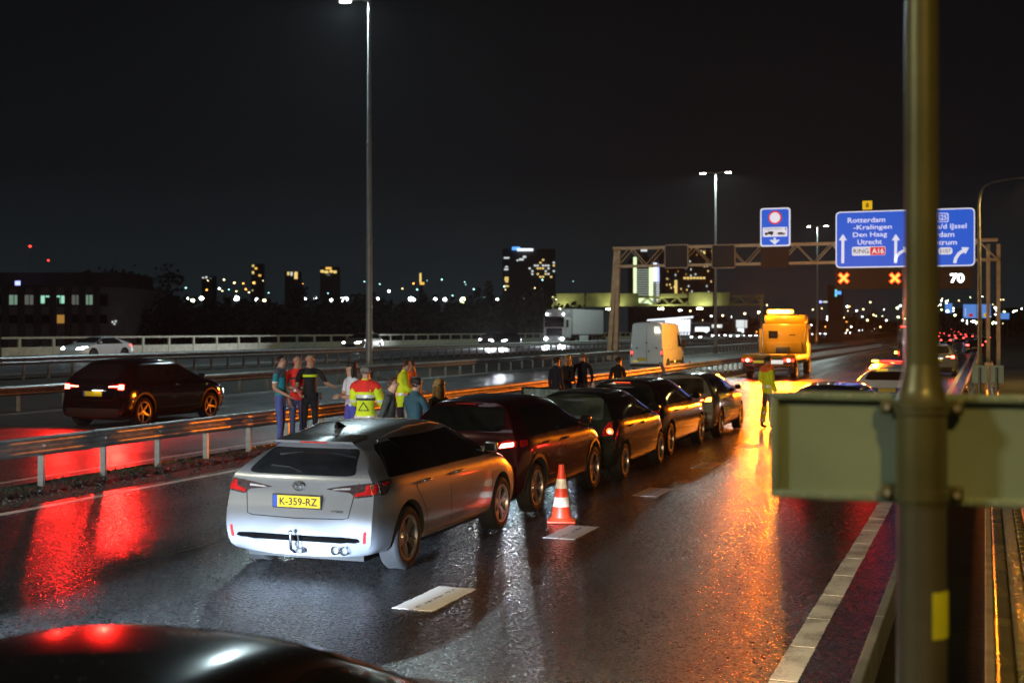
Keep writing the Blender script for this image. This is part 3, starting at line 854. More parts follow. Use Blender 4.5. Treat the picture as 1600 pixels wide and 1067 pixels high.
# ------------------------------------------------------------------ guard rails
def wbeam(face, l, t=.004, h=.31):
    """W-profile steel beam of length l, its bulges facing +x (face=1) or -x"""
    prof = [(0, 0), (.012, .004), (.07, .048), (.078, .062), (.078, .095), (.07, .108), (.018, .14), (.012, .155), (.018, .17), (.07, .202), (.078, .215), (.078, .248), (.07, .262), (.012, .306), (0, .31)]
    m = MB(); vs = []; fs = []
    for y in (0, l):
        for x, z in prof: vs.append((x*face, y, z))
    for y in (0, l):
        for x, z in prof: vs.append(((x-t)*face, y, z))
    n = len(prof)
    for i in range(n-1):
        fs.append((i, i+1, n+i+1, n+i)); fs.append((2*n+i, 3*n+i, 3*n+i+1, 2*n+i+1))
    fs += [(0, n, 3*n, 2*n), (n-1, 3*n-1, 4*n-1, 2*n-1)]
    m.add(vs, fs); return m
def guard_rail(label, x, y0, y1, z0=0.0, face=1, spacing=1.5, seg=4.5, top=.76, both=False, mat="steel_galv", group=None, bolts=False):
    root = thing("guard_rail", label, "guard rail", (x, y0, z0), group=group)
    me = [wbeam(face, seg+.12).mesh("beam", MATS[mat], 35)]
    if both: me.append(wbeam(-face, seg+.12).mesh("beam", MATS[mat], 35))
    post = MB(); post.box(-.05, .05, -.003, .003, -.25, top-.02); post.box(-.05, -.044, .003, .05, -.25, top-.02); post.box(.044, .05, .003, .05, -.25, top-.02)
    pmsh = post.mesh("post", MATS["steel_post"])
    block = MB(); block.bbox(-.06, .06, -.04, .06, top-.28, top-.05, .01); bmsh = block.mesh("spacer_block", MATS[mat])
    y = 0; k = 0
    while y < y1-y0:
        for f, mm in zip((face, -face), me):
            o = link("beam", mm, root, (f*(.062+.0045*(k % 2)), y, top-.31+rise(y0+y)+random.uniform(-.006, .006))); o.rotation_euler = (0, 0, random.uniform(-.0015, .0015))
        y += seg; k += 1
    y = .35
    while y < y1-y0:
        link("post", pmsh, root, (0, y, rise(y0+y))); link("spacer_block", bmsh, root, (0, y, rise(y0+y)))
        y += spacing
    if bolts:
        b = MB(); b.cyl((.075, 0, 0), (.092, 0, 0), .022, n=8); bm_ = b.mesh("bolt", MATS["steel_post"]); y = .35
        while y < 40: link("bolt", bm_, root, (face*.0, y, top-.155)); y += spacing
    return root
guard_rail("galvanised guard rail between the wet lane of stopped cars and the passing dark car", -13.9, on_x(63, -13.9).y-.35-1.5*5, 190, bolts=True)
guard_rail("guard rail along the far edge of the middle carriageway, below the lamp posts", -27.0, 26, 200, spacing=2.0, seg=4.0)
guard_rail("guard rail lit from behind beside the oncoming traffic", -32.7, 34, 200, z0=.70, face=-1, spacing=1.33, seg=4.0, both=True)
guard_rail("short guard rail on the right verge beyond the small square sign backs", -.45, 44, 130, z0=-.05, face=-1, spacing=2.67, seg=4.0)
# parapet beyond the oncoming carriageway
par = thing("parapet", "pale steel parapet railing beyond the oncoming carriageway", "railing", (-54.6, 60, .74))
pm("parapet_paint", (.52, .50, .36), .5, .2, var=.2, scale=3)
m1 = MB().box(-.05, .05, 0, 12, 1.12, 1.24).mesh("top_rail", MATS["parapet_paint"]); m2 = MB().box(-.04, .04, 0, 12, .10, .62).mesh("lower_panel", MATS["parapet_paint"]); m3 = MB().box(-.06, .06, -.10, .10, 0, 1.11).mesh("post", MATS["parapet_paint"])
for i in range(16):
    link("top_rail", m1, par, (0, i*12+.0, 0)); link("lower_panel", m2, par, (0, i*12, 0))
    for k in range(4): link("post", m3, par, (0.055*0, i*12+k*3+1.5, 0))

# wet steel barrier right beside the camera
bar = thing("barrier", "wet flat-topped steel barrier with a ribbed strip at the lower right", "barrier", (0, 3, 0))
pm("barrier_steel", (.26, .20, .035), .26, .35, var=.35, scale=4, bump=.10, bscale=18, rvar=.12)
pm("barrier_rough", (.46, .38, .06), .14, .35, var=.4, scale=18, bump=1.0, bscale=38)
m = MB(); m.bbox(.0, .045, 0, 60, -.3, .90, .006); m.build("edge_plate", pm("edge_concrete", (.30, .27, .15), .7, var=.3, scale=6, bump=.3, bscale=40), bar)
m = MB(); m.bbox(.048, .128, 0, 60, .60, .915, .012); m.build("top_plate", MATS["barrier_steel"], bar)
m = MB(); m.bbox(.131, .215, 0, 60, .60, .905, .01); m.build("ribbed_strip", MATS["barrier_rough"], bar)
rib = MB().bbox(0, .05, 0, .16, 0, .03, .006).mesh("rib", MATS["barrier_steel"])
for i in range(90): link("rib", rib, bar, (.225, i*.22, .88))
m = MB(); m.tube([(.30, 0, .95), (.30, 60, .95)], .022); m.build("cable_rail", MATS["steel_galv"], bar)
m = MB(); m.box(.216, .34, 0, 60, .5, .879); m.build("side_wall", MATS["barrier_steel"], bar)

# ------------------------------------------------------------------ lamp posts
glow("lamp_white", (1.0, 0.96, 0.78), 60.0); glow("lamp_far", (0.92, 1.0, 0.95), 28.0, sample=False)
pm("lamp_steel", (.50, .50, .48), .45, .4, var=.15, scale=2)
def lamp_post(label, x, y, z0, h, power, col, group="lamp posts on the median", lit=True, arm=1.05, heads=(-1, 1)):
    root = thing("lamp_post", label, "lamp post", (x, y, z0), group=group)
    m = MB(); n = 4; zs = [0, h*.36, h*.62, h*.80, h]; rs = [.165, .130, .105, .085, .07]
    for a in range(4): m.cyl((0, 0, zs[a]), (0, 0, zs[a+1]), rs[a], rs[a+1]*1.08, 14)
    m.build("pole", MATS["lamp_steel"], root, 50)
    for a in (1, 2, 3): MB().cyl((0, 0, zs[a]-.05), (0, 0, zs[a]+.07), rs[a]*1.22, n=14).build("collar", MATS["lamp_steel"], root, 50)
    MB().cyl((0, 0, -.3), (0, 0, .6), .2, .19, 14).build("base_sleeve", MATS["steel_dull"], root, 50)
    for s in heads:
        MB().tube([(0, 0, h-.12), (s*arm*.4, 0, h+.02), (s*arm, 0, h+.06)], .045).build("arm", MATS["lamp_steel"], root, 50)
        b = MB(); b.bbox(s*arm-.32+s*.25, s*arm+.32+s*.25, -.15, .15, h+.0, h+.13, .05); hd = b.build("lamp_head", MATS["lamp_steel"], root, 50)
        MB().bbox(s*arm-.26+s*.25, s*arm+.26+s*.25, -.12, .12, h-.045, h+.0, .02).build("lamp_glass", MATS["lamp_white" if power else "lamp_far"] if lit else MATS["lens_clear"], hd, 50)
        if power:
            l = lamp("lamp_light", 'SPOT', root, (s*arm+s*.25, 0, h-.08), power, col, spot_size=R(172), spot_blend=.22, shadow_soft_size=.16); l.rotation_euler = (0, 0, 0)
    return root
COOL, WARM = (.78, 1.0, .93), (1.0, .96, .66)
lamp_post("lamp post outside the picture whose warm light falls on the sign back", -28.6, -18, -.0, 18.4, 15500, WARM)
lamp_post("tallest lamp post, rising past the top edge of the picture", *at(577, 61.7, 0.0)[:2], .1, 18.35, 8500, (.72, .95, 1.0), heads=(-1,))
lamp_post("double lamp post standing behind the orange van and the left gantry panels", *at(1118, 129.7, 0)[:2], .1, 18.3, 5000, COOL)
lamp_post("distant double lamp post between the lorry ban sign and the wide blue sign", *at(1277, 198, 0)[:2], .1, 18.4, 2500, COOL)
glow("lamp_sodium", (1.0, .80, .36), 40)
def curved_lamp(label, x, y, z0, power, h=9.9):
    root = thing("lamp_post", label, "lamp post", (x, y, z0), group="curved lamp posts on the right verge")
    m = MB(); pts = [(0, 0, 0), (0, 0, 3), (-.03, 0, 7), (-.05, 0, h-1.1), (.02, 0, h-.5), (.22, 0, h-.15), (.6, 0, h+.05), (1.4, 0, h+.18), (2.2, 0, h+.24)]
    m.tube(pts, [.11, .10, .085, .07, .065, .06, .055, .05, .045], 12); m.build("pole", MATS["steel_dull"], root, 60)
    MB().bbox(2.1, 2.8, -.14, .14, h+.2, h+.34, .05).build("lamp_head", MATS["steel_dull"], root, 50)
    MB().bbox(2.2, 2.7, -.1, .1, h+.155, h+.2, .02).build("lamp_glass", MATS["lamp_sodium"], root, 50)
    lamp("lamp_light", 'SPOT', root, (2.45, 0, h+.12), power, (1, .62, .15), spot_size=R(160), spot_blend=.5, shadow_soft_size=.12)
p = at(1531, 62.7, 0)
curved_lamp("curved brown lamp post in front of the right gantry leg", p.x, p.y, -.3, 5000)
curved_lamp("curved lamp post beside the camera, outside the picture, lighting the near verge yellow", 1.9, -5.0, -.3, 3800)

# ------------------------------------------------------------------ sign in front of the camera, seen from its back
pm("sign_back", (.23, .30, .25), .45, .15, var=.2, scale=2.2, bump=.05, bscale=12, rvar=.1)
pm("sign_frame", (.22, .29, .23), .40, .2, var=.15, scale=5, bump=.05, bscale=30)
pm("pole_green", (.105, .102, .050), .38, .3, var=.25, scale=3, bump=.05, bscale=20, coat=.15)
pm("sticker", (.55, .60, .02), .6, var=.15, scale=9)
SP = at(1440, 3.36, 0)
sg = thing("sign_post", "thick grey pole carrying the back of a long metal sign in front", "sign post", (SP.x, SP.y, -.5))
def zz(v, d=3.36): return hgt(v, d)+.5
m = MB(); m.cyl((0, 0, 0), (0, 0, zz(790)), .0655, .0640, 32); m.build("lower_tube", pm("pole_grey", (.12, .115, .095), .36, .45, var=.25, scale=4, bump=.05, bscale=25), sg, 60)
m = MB(); m.cyl((0, 0, zz(790)+.002), (0, 0, zz(640)), .0655, .0650, 32); m.build("sleeve", MATS["pole_green"], sg, 60)
m = MB(); m.lathe([(.066, zz(640)+.001), (.075, zz(636)), (.075, zz(628)), (.0635, zz(624)), (.055, zz(604)), (.0475, zz(580)), (.0445, zz(570))], 'z', 32); m.build("taper_collar", MATS["pole_green"], sg, 50)
m = MB(); m.cyl((0, 0, zz(571)), (0, 0, 4.4), .0445, .041, 32); m.build("upper_tube", MATS["pole_green"], sg, 60)
for v in (637, 772):
    m = MB(); m.lathe([(.067, zz(v)+.016), (.071, zz(v)+.014), (.071, zz(v)-.014), (.067, zz(v)-.016)], 'z', 32)
    m.bbox(-.105, -.06, .015, .05, zz(v)-.02, zz(v)+.02, .004); m.bbox(.06, .105, .015, .05, zz(v)-.02, zz(v)+.02, .004); m.build("clamp", MATS["pole_green"], sg, 40)
m = MB()
for i in range(7):
    a0, a1 = R(-64+i*9), R(-64+(i+1)*9); rr_ = .0672
    m.add([(math.cos(a)*rr_, math.sin(a)*rr_, z) for a, z in ((a0, zz(990)), (a1, zz(990)), (a1, zz(918)), (a0, zz(918)))], [(0, 1, 2, 3)])
m.build("yellow_sticker", MATS["sticker"], sg, 60)
m = MB(); x0, x1, z0, z1, fy = -.405, .62, zz(791), zz(616), .055
m.box(x0+.012, x1-.012, fy+.012, fy+.016, z0+.012, z1-.012); pn = m.build("sign_panel", MATS["sign_back"], sg)
m = MB(); f = .022
m.bbox(x0, x1, fy-.012, fy+.02, z0, z0+f, .005); m.bbox(x0, x1, fy-.012, fy+.02, z1-f, z1, .005)
m.bbox(x0, x0+f, fy-.0125, fy+.0205, z0+f+.0005, z1-f-.0005, .005); m.bbox(x1-f, x1, fy-.0125, fy+.0205, z0+f+.0005, z1-f-.0005, .005)
m.build("sign_frame", MATS["sign_frame"], sg, 40)

rv = MB().sphere((0, 0, 0), .0045, 8, (1, .5, 1)).mesh("rivet", MATS["steel_post"])
for i in range(16):
    for z_ in (z0+.011, z1-.011):
        if abs(x0+.03+i*.062) > .12: link("rivet", rv, sg, (x0+.03+i*.062, fy-.0125, z_))
bo_ = MB().cyl((0, -.012, 0), (0, .004, 0), .009, n=6).mesh("bolt", MATS["steel_post"])
for v in (637, 772):
    for x_ in (-.088, .088): link("bolt", bo_, sg, (x_, .014, zz(v)))
# two small square signs on the right verge, backs towards us
for (u0, u1, lab) in ((1519, 1542, "small square sign back left of its twin near the guard rail"), (1546, 1568, "small square sign back right of its twin near the guard rail")):
    p = at((u0+u1)/2, 30, 0); w = (u1-u0)*30/FPX
    s = thing("marker_sign", lab, "sign", (p.x, p.y, -.35), group="small square sign backs")
    MB().cyl((0, 0, 0), (0, 0, 1.88), .03, n=10).build("post", MATS["steel_dull"], s, 50)
    MB().bbox(-w/2, w/2, .03, .05, 1.50, 1.93, .01).build("panel", MATS["sign_back"], s)

# ------------------------------------------------------------------ sign gantries
pm("gantry_steel", (.66, .58, .40), .5, .2, var=.2, scale=2)
pm("matrix_black", (.006, .005, .005), .5, var=.3)
pm("matrix_frame", (.5, .42, .32), .5, .3)
pm("matrix_case", (.055, .036, .030), .6, var=.15, scale=1)
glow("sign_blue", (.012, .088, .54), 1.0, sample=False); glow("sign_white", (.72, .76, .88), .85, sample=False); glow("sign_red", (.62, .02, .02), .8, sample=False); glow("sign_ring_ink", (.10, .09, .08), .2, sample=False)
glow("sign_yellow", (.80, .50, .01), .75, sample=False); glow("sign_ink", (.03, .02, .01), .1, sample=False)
glow("cross_core", (1.0, .33, .05), 2.6, sample=False); glow("cross_red", (1.0, .04, .005), 1.6, sample=False); glow("digits", (1.0, 1.0, 1.0), 6.0, sample=False)

def truss(root, x0, x1, y, z0, z1, d=1.1, step=2.6, r=.075, mat="gantry_steel"):
    for yy in (y-d/2, y+d/2):
        for z in (z0, z1): MB().box(x0, x1, yy-r, yy+r, z-r, z+r).build("chord", MATS[mat], root)
    n = max(1, round((x1-x0)/step)); st = (x1-x0)/n
    dl = math.hypot(st/2, z1-z0-2*r)
    for yy in (y-d/2, y+d/2):
        for i in range(n):
            xa = x0+i*st
            for (a, b) in (((xa+.08, z0+r), (xa+st/2-.03, z1-r)), ((xa+st/2+.03, z1-r), (xa+st-.08, z0+r))):
                MB().cyl((a[0], yy, a[1]), (b[0], yy, b[1]), r*.62, n=6).build("diagonal", MATS[mat], root)
    for i in range(n+1):
        for z in (z0, z1): MB().cyl((x0+i*st, y-d/2, z), (x0+i*st, y+d/2, z), r*.5, n=6).build("cross_tie", MATS[mat], root)
def x_at(u, Y):
    k = (u-800)/FPX; return Y*(k*RGT.x-RGT.y)/(RGT.x+k*RGT.y)
GY = 96.0
def zd(x, y=GY): return FWD.x*x+FWD.y*y
gan = thing("sign_gantry", "brown steel truss gantry spanning both carriageways, carrying blue signs", "gantry", (x_at(965, GY), GY, 0))
gx = gan.location.x; xl, xr = 0, x_at(1552, GY)-gx
zb_, zt_ = 7.35, 8.75
truss(gan, xl-.2, xr+.3, 0, zb_, zt_, d=1.2)
for s in (-1, 1):   # splayed left leg, straight right leg
    MB().add([(-.15, -.22, 0), (.15, -.22, 0), (.15, .22, 0), (-.15, .22, 0), (-.15, s*.6-.2, zt_+.1), (.15, s*.6-.2, zt_+.1), (.15, s*.6+.2, zt_+.1), (-.15, s*.6+.2, zt_+.1)], [(0, 1, 5, 4), (1, 2, 6, 5), (2, 3, 7, 6), (3, 0, 4, 7), (4, 5, 6, 7)])
    m = MB(); b0 = s*.55
    for (xa) in (0,):
        m.add([(-.42+s*.28-.16, -.2, -.3), (-.42+s*.28+.16, -.2, -.3), (-.42+s*.28+.16, .2, -.3), (-.42+s*.28-.16, .2, -.3),
               (s*.10-.15, -.16, zt_), (s*.10+.15, -.16, zt_), (s*.10+.15, .16, zt_), (s*.10-.15, .16, zt_)], [(0, 1, 5, 4), (1, 2, 6, 5), (2, 3, 7, 6), (3, 0, 4, 7), (4, 5, 6, 7), (0, 3, 2, 1)])
    m.build("leg", MATS["gantry_steel"], gan)
    MB().box(xr-.13+s*.34, xr+.13+s*.34, -.16, .16, -.3, zt_-.3).build("leg", MATS["gantry_steel"], gan)
# backs of unlit matrix signals on the left
SY = -0.75
def rounded(x0, x1, z0, z1, r, n=4):
    return fillet([(x0, z0), (x1, z0), (x1, z1), (x0, z1)], r, n)
def panel(name, parent, u0, u1, v0, v1, mat, y, r=.12, t=.06, Yb=GY):
    xa, xb = x_at(u0, Yb), x_at(u1, Yb); d = zd((xa+xb)/2, Yb)
    z1, z0 = hgt(v0, d), hgt(v1, d)
    return MB().prism(rounded(xa-gx, xb-gx, z0, z1, r), 'y', y, y+t).build(name, MATS[mat], parent), (xa-gx, xb-gx, z0, z1)
def U(u): return x_at(u, GY)-gx
def V(v, u): return hgt(v, zd(x_at(u, GY)))
for u0, u1, lab in ((1042, 1079, "dark switched-off matrix signal on the gantry, above the orange van"), (1115, 1152, "dark switched-off matrix signal on the gantry, by the second lamp post")):
    t = thing("matrix_signal", lab, "signal", (gx, GY, 0), group="switched-off matrix signals")
    panel("case", t, u0, u1, 383, 420, "matrix_frame", SY-.05, .18, .25); panel("face", t, u0+1.3, u1-1.3, 384.5, 418.5, "matrix_black", SY-.075, .12, .03)
# lorry sign
t = thing("lorry_sign", "tall blue sign with a red and white ring and a lorry panel", "sign", (gx, GY, 0))
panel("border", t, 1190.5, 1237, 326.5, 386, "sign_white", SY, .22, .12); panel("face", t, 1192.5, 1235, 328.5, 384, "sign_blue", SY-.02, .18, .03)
rx, rz, rr = U(1213.5), V(341.5, 1213), 10.8/21.3
def disc(mb, cx, cz, r, y, n=28): mb.prism([(cx+math.cos(2*math.pi*i/n)*r, cz+math.sin(2*math.pi*i/n)*r) for i in range(n)], 'y', y, y+.015)
m = MB(); disc(m, rx, rz, rr, SY-.04); m.build("red_ring", MATS["sign_red"], t); m = MB(); disc(m, rx, rz, rr*.76, SY-.06); m.build("white_disc", MATS["sign_white"], t)
wp, q = panel("white_panel", t, 1194.5, 1232.5, 356.5, 371, "sign_white", SY-.04, .06, .015)
m = MB(); text_onto(m, ("Uitgezonderd", 0.0), (U(1210), SY-.045, V(359.3, 1213)), width=U(1224)-U(1197)); m.box(U(1229), U(1231), SY-.046, SY-.042, V(361, 1213), V(358, 1213))
zb2 = V(369, 1213)
m.box(U(1197.5), U(1206), SY-.046, SY-.042, zb2+.08, zb2+.22); m.box(U(1203), U(1211), SY-.047, SY-.043, zb2+.08, zb2+.30); m.box(U(1216), U(1230), SY-.046, SY-.042, zb2+.1, zb2+.16); m.box(U(1218), U(1226), SY-.047, SY-.043, zb2+.16, zb2+.22)
for u in (1200, 1208, 1220, 1223.5, 1227): disc(m, U(u), zb2+.07, .07, SY-.05, 10)
m.build("lorry_pictogram", MATS["sign_ink"], t)
def arrow_down(u, v0, v1):
    m = MB(); c = U(u); a, b = V(v1, u), V(v0, u); w = (b-a)
    m.prism([(c, a), (c+w*.75, a+w*.72), (c+w*.42, a+w*.72), (c+w*.16, a+w*.55), (c+w*.16, b), (c-w*.16, b), (c-w*.16, a+w*.55), (c-w*.42, a+w*.72), (c-w*.75, a+w*.72)], 'y', SY-.05, SY-.03); return m
arrow_down(1213, 373, 383.5).build("arrow", MATS["sign_white"], t)
panel("dark_case", t, 1191, 1234.5, 386.5, 419, "matrix_case", SY+.02, .05, .2)
# wide blue direction sign
t = thing("direction_sign", "wide blue direction sign reading Rotterdam-Kralingen, Den Haag and Utrecht", "sign", (gx, GY, 0))
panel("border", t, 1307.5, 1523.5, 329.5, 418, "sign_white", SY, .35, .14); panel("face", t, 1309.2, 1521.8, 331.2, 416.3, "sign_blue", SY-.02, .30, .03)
m = MB(); y = SY-.045
def word(key, u0, u1, v0, v1):
    m = MB(); text_onto(m, key, ((U(u0)+U(u1))/2, y, V((v0+v1)/2, (u0+u1)/2)), width=U(u1)-U(u0), height=(v1-v0)*zd(x_at((u0+u1)/2, GY))/FPX)
    m.build("lettering", MATS["sign_white"], t)
word(("Rotterdam", .01), 1326.3, 1384.3, 341.3, 349.2); word(("-Kralingen", .01), 1335, 1394.5, 352.6, 361.8); word(("Den Haag", .01), 1334.4, 1387.2, 364, 373.4); word(("Utrecht", .01), 1341.5, 1379.3, 375.2, 383.2)
word(("Capelle a/d IJssel", .01), 1420, 1510.5, 351.5, 361.5); word(("Rotterdam", .01), 1428, 1491.5, 364, 372); word(("Centrum", .01), 1443, 1495.5, 376, 384); word(("S25", .01), 1466, 1479.5, 337.5, 345.5)
def frame2(m, u0, u1, v0, v1, w):
    a, b = fillet([(U(u0), V(v1, u0)), (U(u1), V(v1, u1)), (U(u1), V(v0, u1)), (U(u0), V(v0, u0))], .1), None
    c = Vector((sum(p[0] for p in a)/len(a), sum(p[1] for p in a)/len(a)))
    n = len(a)
    for i in range(n):
        p, q = Vector(a[i]), Vector(a[(i+1) % n]); pi, qi = p+(c-p).normalized()*w, q+(c-q).normalized()*w
        m.prism([tuple(p), tuple(q), tuple(qi), tuple(pi)], 'y', y, y+.01)
m = MB(); frame2(m, 1462, 1482.5, 334.5, 348.5, .07); m.build("number_frame", MATS["sign_white"], t)
ro, q = panel("ring_plate", t, 1333, 1384.8, 386.6, 400, "sign_white", SY-.04, .12, .015); panel("red_plate", t, 1360.8, 1384.2, 387.2, 399.4, "sign_red", SY-.052, .1, .01)
m = MB(); text_onto(m, ("RING", .015), ((U(1335)+U(1359))/2, SY-.056, V(393.3, 1347)), width=U(1359)-U(1335), height=.36); m.build("ring_word", MATS["sign_ring_ink"], t)
m = MB(); text_onto(m, ("A16", .02), ((U(1364)+U(1382))/2, SY-.062, V(393.3, 1373)), width=U(1382)-U(1363.5), height=.38); m.build("route_number", MATS["sign_white"], t)
panel("route_plate", t, 1466, 1488.5, 388, 398.5, "sign_white", SY-.04, .2, .015); m = MB(); text_onto(m, ("S107", .015), (U(1477.5), SY-.056, V(393.3, 1477)), width=U(1486.5)-U(1469), height=.3); m.build("route_number", MATS["sign_ring_ink"], t)
def ribbon(m, pts, w): m.prism(stroke([(U(u), V(v, u)) for u, v in pts], w), 'y', y, y+.012)
def head(m, u, v, du, dv, s=.33):
    c = Vector((U(u), V(v, u))); d = Vector((du, dv)).normalized(); n = Vector((-d.y, d.x))
    m.prism([tuple(c+d*s*1.25), tuple(c+n*s*.85-d*s*.1), tuple(c-n*s*.85-d*s*.1)], 'y', y-.003, y+.009)
for nm in ("a", "b", "c"):
    m = MB()
    if nm == "a": ribbon(m, [(1318.5, 412), (1318.8, 376)], .19); head(m, 1318.8, 376, 0, 1)
    if nm == "b":
        ribbon(m, [(1400.3, 412), (1400.8, 376)], .19); head(m, 1400.8, 376, 0, 1); ribbon(m, [(1400.5, 409), (1402, 402), (1407, 396), (1415, 392)], .19); head(m, 1415, 392, 1, .45)
    if nm == "c": ribbon(m, [(1492, 412), (1494, 404), (1499, 397), (1506, 392.5)], .22); head(m, 1506, 392.5, 1, .55)
    m.build("arrow", MATS["sign_white"], t)
pl = thing("bridge_number_plate", "small yellow number plate on top of the wide blue sign", "sign", (gx, GY, 0))
panel("plate", pl, 1349, 1364, 315.5, 329, "sign_yellow", SY, .04, .06); m = MB(); text_onto(m, ("8", .02), (U(1356.5), SY-.02, V(322.5, 1356)), height=.34); m.build("digit", MATS["sign_ink"], pl)
# lit matrix signals below the wide sign
for lab, u0, u1, sym in (("lit matrix box with two red lane crosses below the wide blue sign", 1305.5, 1440, (1320, 1399.5)), ("dark matrix box showing a white 70", 1441, 1521.5, (1496,))):
    t = thing("matrix_signal", lab, "signal", (gx, GY, 0), group="matrix signals below the blue sign")
    panel("case", t, u0, u1, 418.8, 452, "matrix_case", SY+.02, .05, .35)
    for u in sym:
        panel("face", t, u-9.5, u+9.5, 424, 446.5, "matrix_black", SY-.01, .05, .02)
        zc = V(435.3, u)
        if len(sym) == 2:
            for a in (45, -45):
                m = MB(); c, s = math.cos(R(a)), math.sin(R(a)); l = .47
                for w, yy, mt in ((.15, SY-.03, "cross_red"), (.085, SY-.045, "cross_core")):
                    MB().prism([(U(u)+c*l*e-s*w*f, zc+s*l*e+c*w*f) for e, f in ((-1, -1), (1, -1), (1, 1), (-1, 1))], 'y', yy-(.003 if a > 0 else 0), yy+.008).build("cross_bar", MATS[mt], t); l -= .06
        else:
            m = MB(); text_onto(m, ("70", .03), (U(u), SY-.03, zc), width=.92, height=.66); m.build("speed_figure", MATS["digits"], t)
# small hanging amber reflection strip is only light; the second gantry farther on
G2Y = 190.0
pm("gantry_pale", (.42, .42, .20), .5, .2, var=.2, scale=.7)
xa, xb = x_at(864, G2Y), x_at(1192, G2Y)
g2 = thing("sign_gantry", "distant pale green gantry with panel backs over the oncoming road", "gantry", (xa, G2Y, .7))
def z2(v): return hgt(v, zd((xa+xb)/2, G2Y))-.7
truss(g2, 0, xb-xa, 0, z2(477), z2(464), d=1.2, step=2.4, r=.13, mat="gantry_pale")
for x in (.2, xb-xa-.2): MB().box(x-.18, x+.18, -.2, .2, -1, z2(464)).build("leg", MATS["gantry_pale"], g2)
for u0, u1, v0, v1 in ((872, 916, 457, 479), (918, 962, 457, 479), (966, 1000, 458, 478), (1034, 1075, 459, 466), (1078, 1116, 457.5, 479), (1119, 1142, 458, 479)):
    MB().bbox(x_at(u0, G2Y)-xa, x_at(u1, G2Y)-xa, -.95, -.75, z2(v1), z2(v0), .15).build("panel_back", MATS["gantry_pale"], g2)
glow("gantry_lamp", (.95, 1.0, .55), 30)
for u in (885, 960, 1040, 1100):
    b = MB().bbox(x_at(u, G2Y)-xa-.4, x_at(u, G2Y)-xa+.4, -3.2, -3.0, z2(484), z2(482), .03).build("flood_lamp", MATS["gantry_lamp"], g2)
    l = lamp("flood_light", 'SPOT', g2, (x_at(u, G2Y)-xa, -2.9, z2(482)), 260, (.95, 1.0, .5), spot_size=R(150), spot_blend=.8, shadow_soft_size=.2); aim(l, (0, 1, .45))

# ================================================================== vehicles
def place(root, x, y_rear, L, rz=0.0, z=0.0): root.location = (x, y_rear+L/2, z); root.rotation_euler = (0, 0, R(rz))
def recolour(root, swap):
    for o in [root]+list(root.children_recursive):
        if o.type == 'MESH':
            for s in o.material_slots:
                if s.material and s.material.name in swap: nm = swap[s.material.name]; s.link = 'OBJECT'; s.material = MATS[nm]

# ---- silver estate at the tail of the queue
silver = car_paint("paint_silver", (.205, .215, .235), .45, .30)
est, dec, Y = make_car(estate_spec(paint=silver, label="silver estate car with yellow plate K-359-RZ at the tail of the queue",
    plate=.735, plate_text=("K-359-RZ", .012), lr=.018, rear_mid=[("bumper_insert", [(.58, .352), (.69, .372), (.66, .405), (.50, .412)], "void_black", .007)],
    rear_parts=[("tail_light", [(.29, .865), (.52, .905), (.83, .945), (.83, .815), (.62, .785), (.56, .835), (.40, .85)], "lens_smoked", .008)],
    side_parts=[("tail_light_wrap", [(.225, .945), (.42, .955), (.45, .93), (.33, .82), (.225, .81)], "lens_smoked", .008)]))
place(est, -6.35, 10.88, 4.47, .5)
for s in (1, -1):
    dec.put("tail_light_lens", fillet([(s*.60, .80), (s*.82, .83), (s*.82, .925), (s*.72, .915), (s*.71, .855), (s*.62, .835)], .012), 'B', MATS["lens_red"], est, off=.013, cell=.05)
    dec.put("tail_light_bar", fillet([(s*.36, .858), (s*.56, .865), (s*.56, .885), (s*.40, .872)], .004), 'B', MATS["lens_clear"], est, off=.013, cell=.05)
    dec.put("tail_light_lens", fillet([(Y(.30), .90), (Y(.40), .915), (Y(.40), .935), (Y(.28), .925)], .006), 'R' if s > 0 else 'L', MATS["lens_red"], est, off=.013, cell=.05)
    dec.put("reflector", fillet([(s*.715, .355), (s*.745, .36), (s*.755, .475), (s*.73, .475)], .008), 'B', MATS["lens_red"], est, off=.01, cell=.05)
    pts = [dec.hit('T', s*x_, Y(y_))[0]+Vector((0, 0, d_)) for x_, y_, d_ in ((.50, .85, .0), (.515, .95, .02), (.525, 1.5, .024), (.525, 2.1, .022), (.51, 2.4, .0))]
    m = MB(); m.tube(pts, .009); m.build("roof_rail", MATS["alloy"], est, 50)
# silver lip in the bumper insert, tow hook, twin exhaust, badge, spoiler, aerial, wiper
dec.put("bumper_lip", fillet(mirror2([(.36, .300), (.58, .335), (.66, .36), (.56, .362), (.36, .335)]), .01), 'B', silver, est, off=.02, cell=.06)
def rear_y(x, z): return dec.hit('B', x, z)[0].y
yr = rear_y(0, .42)
m = MB(); m.tube([(0, yr+.25, .27), (0, yr-.02, .25), (0, yr-.09, .29), (0, yr-.10, .37), (0, yr-.10, .43)], [.017, .017, .017, .015, .011], 10); m.sphere((0, yr-.10, .452), .023, 12); m.build("tow_hook", MATS["chrome"], est, 60)
m = MB(); m.tube([(.02, yr-.02, .27), (.07, yr-.06, .30), (.06, yr-.055, .38), (.05, yr-.05, .42)], .007, 6); m.bbox(.05, .10, yr-.06, yr+.02, .24, .29, .01); m.build("tow_socket", MATS["black_plastic"], est, 60)
for xx in (.44, .535):
    y0 = rear_y(.48, .36); m = MB(); m.lathe([(.0, .06), (.030, .06), (.033, -.055), (.043, -.065), (.045, -.03), (.045, .1)], 'y', 20, (xx, y0+.02, .285)); m.build("exhaust_tip", MATS["chrome"], est, 50)
m = MB(); yb = rear_y(0, .885)-.012
def ell(m, a, b, r, rot=False):
    pts = [(math.cos(t)*a, yb, .885+math.sin(t)*b) for t in [2*math.pi*i/20 for i in range(21)]]; m.tube(pts, r, 6)
